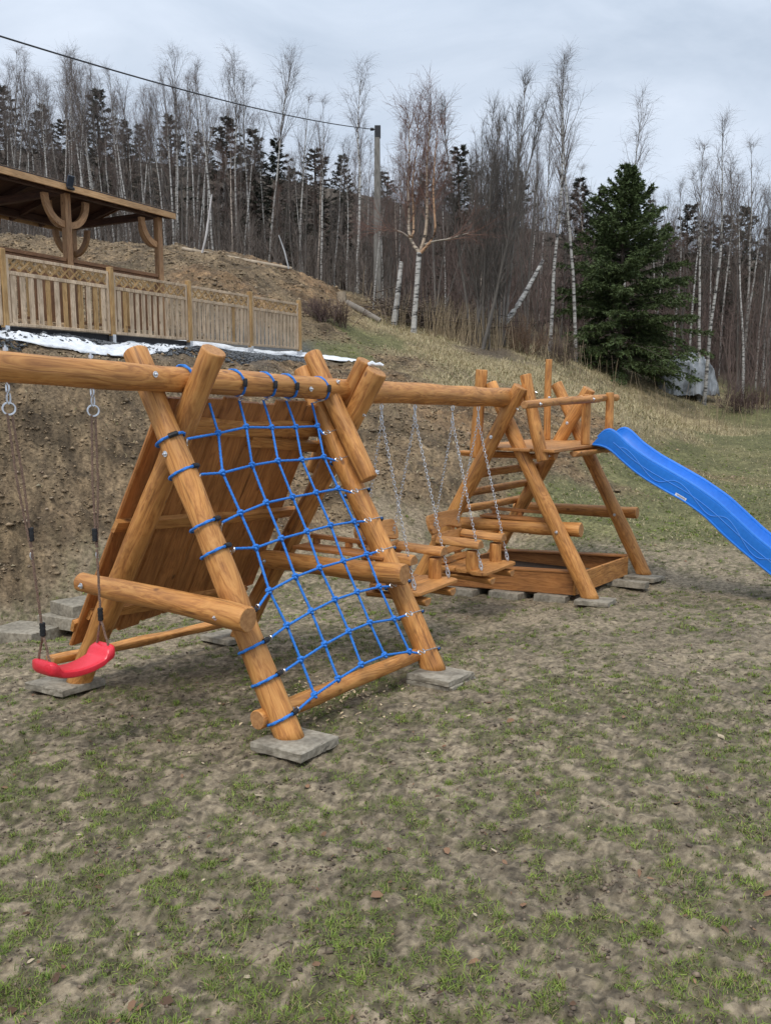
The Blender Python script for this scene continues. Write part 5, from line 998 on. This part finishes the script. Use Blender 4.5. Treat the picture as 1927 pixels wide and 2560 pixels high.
# forked birch in the middle
def forked_birch():
    b = TR(1033, 24.4); rg = np.random.default_rng(5); tk, cw_ = Multi(), Multi(); pts = [on_y(*p, 24.4) - b for p in ((1033, 838), (1035, 800), (1040, 740), (1044, 680), (1048, 632))]; pts[0][2] = -.2
    tk.add(A([resample(pts, 8)]), A([[.105, .085, .078, .074, .072, .072, .075, .078]]), A([.95, .95, .95]), 9); fork = pts[-1]; st = []
    for l, rr, c in (([(1048, 632), (1030, 608), (1020, 590), (1022, 540), (1020, 470), (1024, 380), (1020, 285)], .055, (1, .85, .7)), ([(1020, 590), (1033, 600), (1034, 540), (1030, 460), (1040, 380), (1046, 300)], .042, (1, .66, .42)), ([(1048, 632), (1060, 605), (1066, 570), (1068, 500), (1066, 420), (1072, 340), (1078, 275)], .058, (1, .8, .62)), ([(1048, 636), (1070, 612), (1090, 590), (1086, 540), (1082, 470), (1088, 380), (1094, 310)], .045, (1, .62, .38)), ([(1060, 612), (1085, 603), (1120, 598), (1160, 585), (1190, 578)], .034, (.8, .72, .62)), ([(1020, 592), (1004, 580), (985, 574), (960, 568)], .028, (.7, .6, .52))):
        yy = 24.4 + rg.uniform(-.5, .5); P = smooth(resample([on_y(px, py, 24.4 + (yy - 24.4) * min(1, i / 2)) - b for i, (px, py) in enumerate(l)], 16), 1); P[0] = P[0]; tk.add(A([P]), (rr * (1 - .85 * np.linspace(0, 1, 16)))[None], A(c) * .9, 6); st.append((P, rr))
    for P, rr in st:
        nl = 22 if rr > .04 else 8; f = rg.uniform(.2, .98, nl); q, t = on_lines(P[None], np.zeros(nl, int), f); ll = rg.uniform(.5, 1.5, nl) * (1.2 - .6 * f); lb = grow(rg, q, side_dirs(rg, t, rg.uniform(.3, .8, nl)), ll, 6, .6, .07); cw_.add(lb, np.linspace(.009, .003, 6)[None] * np.ones((nl, 1)), A([.19, .11, .08]), 4)
        par = np.repeat(np.arange(nl), 6); q, t = on_lines(lb, par, rg.uniform(.15, 1, len(par))); sb = grow(rg, q, side_dirs(rg, t, rg.uniform(.3, .9, len(par))), rg.uniform(.25, .7, len(par)), 4, .1, .1); cw_.add(sb, np.linspace(.0045, .002, 4)[None] * np.ones((len(par), 1)), A([.15, .085, .065]), 3)
        p2 = np.repeat(np.arange(len(par)), 5); q, t = on_lines(sb, p2, rg.uniform(.1, 1, len(p2))); tw = grow(rg, q, side_dirs(rg, t, rg.uniform(.3, .9, len(p2))), rg.uniform(.15, .45, len(p2)), 4, -.3, .1); cw_.add(tw, np.linspace(.0026, .0014, 4)[None] * np.ones((len(p2), 1)), A([.14, .08, .065]), 3)
    o = thing('birch_tree', 'birch with black and white trunk forking low into orange-brown upright limbs', 'tree', b); obj('trunk', tk.me('trunk', BIRCH), o, Matrix.Translation(Vector([float(v) for v in b]))); obj('crown', cw_.me('crown', TWIG), o, Matrix.Translation(Vector([float(v) for v in b])))
forked_birch()
def stem_thing(name, label, cat, pts, rr, mat, c, k=9):
    m_ = Multi(); P = smooth(resample(pts, 14), 1); b = P[0].copy(); m_.add(A([P - b]), np.interp(np.linspace(0, 1, 14), np.linspace(0, 1, len(rr)), rr)[None], A(c), k); o = obj(name, m_.me(name, mat), None, Matrix.Translation(Vector([float(v) for v in b]))); o.data.polygons.foreach_set('use_smooth', [True] * len(o.data.polygons)); return tag(o, label, cat)
stem_thing('dead_birch', 'short broken birch trunk without a crown between the pole and the forked birch', 'tree trunk', [on_y(984, 816, 25.4), on_y(990, 770, 25.4), on_y(997, 710, 25.4), on_y(1003, 655, 25.5)], [.105, .085, .075, .06], BIRCH, (.95, .95, .95))
stem_thing('dead_birch', 'white birch trunk leaning steeply to the right before the dark thicket', 'tree trunk', [on_y(1254, 812, 26), on_y(1275, 792, 26), on_y(1305, 745, 26.2), on_y(1330, 700, 26.4), on_y(1357, 650, 26.6)], [.10, .085, .07, .06, .045], BIRCH, (1, 1, 1))
stem_thing('fallen_log', 'grey fallen log lying down the slope right of the tree stump', 'log', [on_y(866, 757, 24.8), on_y(900, 775, 24.7), on_y(950, 803, 24.6)], [.10, .10, .085], BARK, (.26, .225, .185))
stem_thing('fallen_log', 'long thin log lying along the crest of the earth heap behind the gazebo', 'log', [on_y(456, 622, 24.6), on_y(560, 642, 24.6), on_y(730, 672, 24.6)], [.055, .06, .05], BARK, (.36, .29, .21))
stem_thing('leaning_pole', 'thin pale pole leaning beside the log on the earth crest', 'pole', [on_y(506, 632, 24.4), on_y(516, 590, 24.4), on_y(530, 486, 24.3)], [.03, .032, .02], BARK, (.55, .52, .5), 6)
stem_thing('leaning_pole', 'grey stick leaning left at the right end of the earth crest', 'pole', [on_y(722, 672, 24.4), on_y(712, 630, 24.4), on_y(697, 588, 24.4)], [.022, .022, .018], BARK, (.42, .42, .42), 6)
stem_thing('tree_stump', 'pale cut tree stump on the slope at the upper end of the fallen log', 'stump', [on_y(854, 757, 24.9), on_y(854, 745, 24.9), on_y(853, 730, 24.9)], [.17, .14, .135], BARK, (.30, .24, .17))
for px, Y, yt, lab, kd in [(1183, 25.2, 240, 'leftmost of the grey bare trees standing close together right of the forked birch', 0), (1206, 24.6, 190, 'tallest grey bare tree, in the middle of the clump right of the forked birch', 1), (1244, 25.4, 230, 'rightmost of the grey bare trees in the close clump right of the forked birch', 0), (1310, 28, 330, 'bare dark tree between the grey clump and the tallest slender birch', 2)]:
    tree('bare_tree', (DC[kd % 2] if px < 1300 else DT[kd]), px, Y, yt, label=lab, wide=1.0)
# big dark spruce on the right
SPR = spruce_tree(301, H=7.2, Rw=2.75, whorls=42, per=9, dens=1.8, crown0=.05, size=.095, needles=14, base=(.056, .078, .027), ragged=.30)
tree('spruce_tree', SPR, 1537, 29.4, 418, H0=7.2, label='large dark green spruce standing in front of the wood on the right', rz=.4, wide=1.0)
# spruces showing above the bare wood
for i, (px, yt, Y) in enumerate([(12, 212, 37), (58, 216, 38), (150, 262, 37), (288, 222, 38), (450, 290, 36), (588, 296, 35), (648, 322, 35), (704, 350, 34), (795, 372, 33), (862, 386, 34), (1140, 366, 32), (1430, 446, 32), (1480, 470, 33), (1696, 512, 36), (1785, 540, 37), (1825, 516, 36), (1888, 572, 37), (1925, 560, 38), (1640, 560, 37), (1745, 555, 38), (200, 300, 39), (345, 300, 38), (740, 420, 36), (250, 300, 50), (380, 310, 49), (520, 330, 48), (960, 430, 44), (1060, 430, 44), (1280, 430, 44), (1600, 500, 47)]):
    tree('spruce_tree', ST[i % 3], px, Y + 5, yt, label='dark spruce rising among the bare trees of the wood, only its top clear', group='spruces within the bare wood', wide=random.uniform(1.3, 2.0))
def forest(n, kinds, kind, x0, x1, top, Ylo, Yhi, label, group, jit=30, wide=(.8, 1.15)):
    for i in range(n):
        px = x0 + (x1 - x0) * (i + random.random()) / n; Y = random.uniform(Ylo, Yhi); yt = np.interp(px, *zip(*top)) + random.gauss(0, jit); tree(kind, random.choice(kinds), px, Y, yt, label=label, group=group, wide=random.uniform(*wide), leanx=random.gauss(0, .025))
TOPB = [(-120, 260), (80, 215), (200, 200), (300, 210), (400, 275), (460, 225), (520, 260), (600, 260), (700, 280), (800, 340), (950, 420)]
forest(62, BT, 'birch_tree', -90, 560, TOPB, 30, 44, 'slender white birch among the many trunks of the wood behind the gazebo', 'birches of the wood behind the gazebo', 40)
forest(20, BT + BTR, 'birch_tree', 560, 1020, [(560, 260), (760, 330), (1020, 420)], 30, 42, 'thin birch within the reddish wood round the concrete pole', 'birches of the wood round the concrete pole', 40)
forest(12, BT + BTR, 'birch_tree', 1060, 1500, [(1060, 400), (1300, 380), (1500, 460)], 30, 42, 'thin birch half hidden in the dark wood behind the grey bare trees', 'birches of the wood behind the grey bare trees', 40)
forest(20, BTR + BT, 'birch_tree', 1600, 2040, [(1600, 560), (1700, 470), (1780, 440), (2040, 520)], 32, 46, 'thin birch in the reddish wood right of the dark spruce', 'birches of the wood right of the dark spruce', 45)
forest(26, DT, 'bare_tree', -80, 760, [(-80, 330), (300, 340), (480, 300), (760, 430)], 30, 42, 'dark bare tree in the dense wood behind gazebo and earth heap', 'dark bare trees of the wood on the left', 34)
forest(16, DT, 'bare_tree', 760, 1180, [(760, 450), (950, 460), (1010, 350), (1100, 380), (1180, 330)], 28, 38, 'reddish brown bare tree in the wood behind the forked birch', 'bare trees of the wood behind the forked birch', 40)
forest(22, DT, 'bare_tree', 1260, 2040, [(1260, 430), (1400, 480), (1600, 580), (2040, 590)], 30, 42, 'brown bare tree in the wood behind and right of the dark spruce', 'bare trees of the wood on the right', 30)

# undergrowth: the brown mass of thin stems between and behind the trees
def thicket(name, n, x0, x1, Y0, Y1, top, label, cat, col, seed, hmax=None):
    rg = np.random.default_rng(seed); px = rg.uniform(x0, x1, n); Y = rg.uniform(Y0, Y1, n); Y = np.where((px > 1360) & (px < 1800) & (Y < 33.5), 33.5 + rg.random(n) * 5, Y); x = (px - 963.5) / FPX * Y; z = terr(x, Y); zt = CZ + Y * (989 - np.interp(px, *zip(*top))) / FPX; h = (zt - z) * rg.uniform(.45, 1.05, n)
    if hmax: h = np.minimum(h, hmax * rg.uniform(.5, 1.1, n))
    h = np.maximum(h, .4); m_ = Multi(); P = grow(rg, np.c_[x, Y, z - .1], np.c_[rg.normal(0, .12, n), rg.normal(0, .12, n), np.ones(n)], h, 7, .1, .05); c = A(col) * rg.uniform(.65, 1.4, (n, 1)); m_.add(P, (.010 + .004 * h / 4)[:, None] * np.linspace(1, .3, 7)[None] * rg.uniform(.6, 1.5, (n, 1)), c, 3)
    k = 9; par = np.repeat(np.arange(n), k); f = rg.uniform(.12, .98, len(par)); q, t = on_lines(P, par, f); ll = h[par] * rg.uniform(.10, .30, len(par)) * (1.2 - .7 * f); sb = grow(rg, q, side_dirs(rg, t, rg.uniform(.3, .8, len(par))), ll, 4, .25, .08); m_.add(sb, np.linspace(.0075, .003, 4)[None] * np.ones((len(par), 1)), np.repeat(c, k, axis=0) * rg.uniform(.8, 1.2, (len(par), 1)), 3)
    p2 = np.repeat(np.arange(len(par)), 2); q, t = on_lines(sb, p2, rg.uniform(.2, 1, len(p2))); tw = grow(rg, q, side_dirs(rg, t, rg.uniform(.3, .9, len(p2))), rg.uniform(.15, .5, len(p2)), 3, .1, .1); m_.add(tw, np.linspace(.0045, .0026, 3)[None] * np.ones((len(p2), 1)), np.repeat(c, 2 * k, axis=0), 3)
    tag(obj(name, m_.me(name, TWIG)), label, cat, None, 'stuff')
TOPM = [(-150, 350), (0, 350), (200, 365), (400, 395), (600, 420), (750, 470), (950, 480), (1000, 430), (1150, 440), (1260, 400), (1360, 450), (1500, 520), (1650, 580), (2100, 600)]
thicket('far_wood', 3200, -150, 2100, 40, 62, TOPM, 'distant mass of bare brown stems filling the wood', 'wood', (.15, .122, .105), 1)
thicket('undergrowth', 700, -100, 1000, 27.5, 40, [(p, y + 110) for p, y in TOPM], 'brown saplings and brush filling the wood on the left and middle', 'undergrowth', (.115, .092, .076), 2)
thicket('undergrowth', 750, 1000, 2050, 27.5, 40, [(p, y + 110) for p, y in TOPM], 'reddish brown saplings and brush filling the wood on the right', 'undergrowth', (.125, .088, .074), 3)

# ------------------------------------------------------------------ odd things at the edge of the wood
def heap():
    """a long heap under crumpled greyish plastic film"""
    b = TR(1708, 30.2); n, m = 70, 26; V = np.empty((n, m, 3)); u, v = np.meshgrid(np.linspace(-1, 1, n), np.linspace(0, math.pi, m), indexing='ij')
    Lx, Hz, Dy = 1.12, 1.45, .8; prof = np.clip(1 - np.abs(u) ** 3.2, 0, 1) ** .5 * (1 - .26 * np.clip(u - .15, 0, 1) * 1.6 + .05 * np.sin(5 * u)); sv = np.sign(np.cos(v)) * np.abs(np.cos(v)) ** .6
    X = u * Lx + .06 * (fbm(u * 3 + 4, v * 2, 3, 3) - .5) ; Yv = -sv * Dy * np.clip(prof, .25, 1); Zz = np.abs(np.sin(v)) ** .6 * Hz * prof; w_ = .55 * np.abs(fbm(u * 4.2, v * 2.4 + u * 2, 14, 4, .65) - .5) + .08 * np.abs(fbm(u * 13, v * 6, 15, 3) - .5)
    V = np.stack([X, Yv - w_ * np.cos(v) * .9, Zz + w_ * .6 - .06], -1); k = np.arange(n - 1)[:, None] * m + np.arange(m - 1)[None]; Fc = np.stack([k, k + m, k + m + 1, k + 1], -1).reshape(-1, 4)
    mat = noise_mat('grey_film', (.07, .075, .075), (.38, .40, .42), 2.2, (1, 1, .8), rough=.32, bump=.6, bdist=.05, c3=(.22, .235, .245), detail=7, spec=.6, lo=.36, hi=.60)
    o = obj('covered_heap', mesh('covered_heap', V.reshape(-1, 3), Fc, mat), None, Matrix.Translation(Vector([float(b[0]), float(b[1]), float(b[2]) + .05]))); tag(o, 'heap under crumpled whitish plastic film beside the foot of the dark spruce', 'covered heap')
heap()
def bush(px, py, Y, H, n, label, col, seed, cat='bush', spread=.5, kind='bush', P=None):
    rg = np.random.default_rng(seed); b = on_y(px, py, Y); b[2] = terr([b[0]], [b[1]])[0]; m_ = Multi(); base = np.c_[rg.normal(0, spread * .35, (n, 2)), np.full(n, -.05)]; P = grow(rg, base, np.c_[rg.normal(0, spread, (n, 2)), np.ones(n)], H * rg.uniform(.5, 1.1, n), 7, .1, .08); m_.add(P, np.linspace(.008, .003, 7)[None] * np.ones((n, 1)), A(col), 4)
    k = 7; par = np.repeat(np.arange(n), k); q, t = on_lines(P, par, rg.uniform(.2, 1, len(par))); sb = grow(rg, q, side_dirs(rg, t, rg.uniform(.3, .9, len(par))), H * rg.uniform(.12, .4, len(par)), 5, .1, .09); m_.add(sb, np.linspace(.0045, .002, 5)[None] * np.ones((len(par), 1)), A(col) * rg.uniform(.7, 1.3, (len(par), 1)), 3)
    p2 = np.repeat(np.arange(len(par)), 4); q, t = on_lines(sb, p2, rg.uniform(.2, 1, len(p2))); tw = grow(rg, q, side_dirs(rg, t, rg.uniform(.3, .9, len(p2))), rg.uniform(.08, .3, len(p2)), 3, .05, .1); m_.add(tw, np.linspace(.003, .0016, 3)[None] * np.ones((len(p2), 1)), A(col) * rg.uniform(.7, 1.3, (len(p2), 1)), 3)
    return tag(obj(kind, m_.me(kind, TWIG), None, Matrix.Translation(Vector([float(v) for v in b]))), label, cat)
bush(800, 818, 21.6, .5, 30, 'low reddish bare bush on the bank right of the fence end', (.115, .075, .065), 1)
bush(848, 832, 22, .6, 22, 'small bare bush on the bank below the fallen log', (.13, .085, .065), 2)
bush(1640, 985, 30.2, 1.15, 26, 'leafless bush in front of the left end of the plastic heap', (.10, .08, .07), 3, spread=.4); bush(1740, 990, 30.4, 1.35, 24, 'leafless bush in front of the right half of the plastic heap', (.11, .085, .075), 4, spread=.35)
bush(1310, 872, 25.2, 1.0, 40, 'brownish bush at the foot of the tallest slender birch', (.15, .095, .06), 5, spread=.6); bush(1400, 895, 25.6, .9, 36, 'bare bush left of the lowest spruce branches', (.12, .085, .065), 6, spread=.6)
bush(1850, 962, 28, 1.0, 40, 'dark bush at the forest edge near the right side', (.11, .07, .06), 7, spread=.7); bush(1910, 958, 29, .8, 36, 'reddish bush farthest right at the forest edge', (.13, .08, .06), 8, spread=.7)
# heap of cut brushwood behind the dry grass
def brush_pile():
    rg = np.random.default_rng(8); n = 800; px = rg.uniform(925, 1240, n); c = A([on_y(p, np.interp(p, (925, 1040, 1240), (795, 820, 850)), 26.4) for p in px]); P0 = c + rg.normal(0, 1, (n, 3)) * A([.2, .5, .20]); P0[:, 2] += .22; d = rg.normal(0, 1, (n, 3)) * A([1, .6, .28]); m_ = Multi(); P = grow(rg, P0, d, rg.uniform(.4, 1.5, n), 5, 0, .06); m_.add(P, np.linspace(.014, .005, 5)[None] * rg.uniform(.5, 1.4, (n, 1)), A([.085, .062, .046]) * rg.uniform(.5, 1.9, (n, 1)), 4)
    tag(obj('brush_pile', m_.me('brush_pile', TWIG)), 'long dark heap of cut brushwood behind the dry grass', 'brush pile')
brush_pile()
def dry_stalks():
    rg = np.random.default_rng(9); n = 420; px = np.r_[rg.uniform(1060, 1250, 260), rg.uniform(900, 1900, 160)]; Y = np.r_[rg.uniform(24.4, 25.6, 260), rg.uniform(24, 27, 160)]; x = (px - 963.5) / FPX * Y; z = terr(x, Y); m_ = Multi(); P = grow(rg, np.c_[x, Y, z - .05], np.c_[rg.normal(0, .12, (n, 2)), np.ones(n)], rg.uniform(.4, 1.25, n), 5, 0, .04); m_.add(P, np.linspace(.008, .004, 5)[None] * np.ones((n, 1)), A([.34, .26, .16]) * rg.uniform(.6, 1.3, (n, 1)), 3)
    tag(obj('dry_stalks', m_.me('dry_stalks', TWIG)), 'tall thin dead stalks standing along the edge of the dry grass', 'dry stalks', None, 'stuff')
dry_stalks()
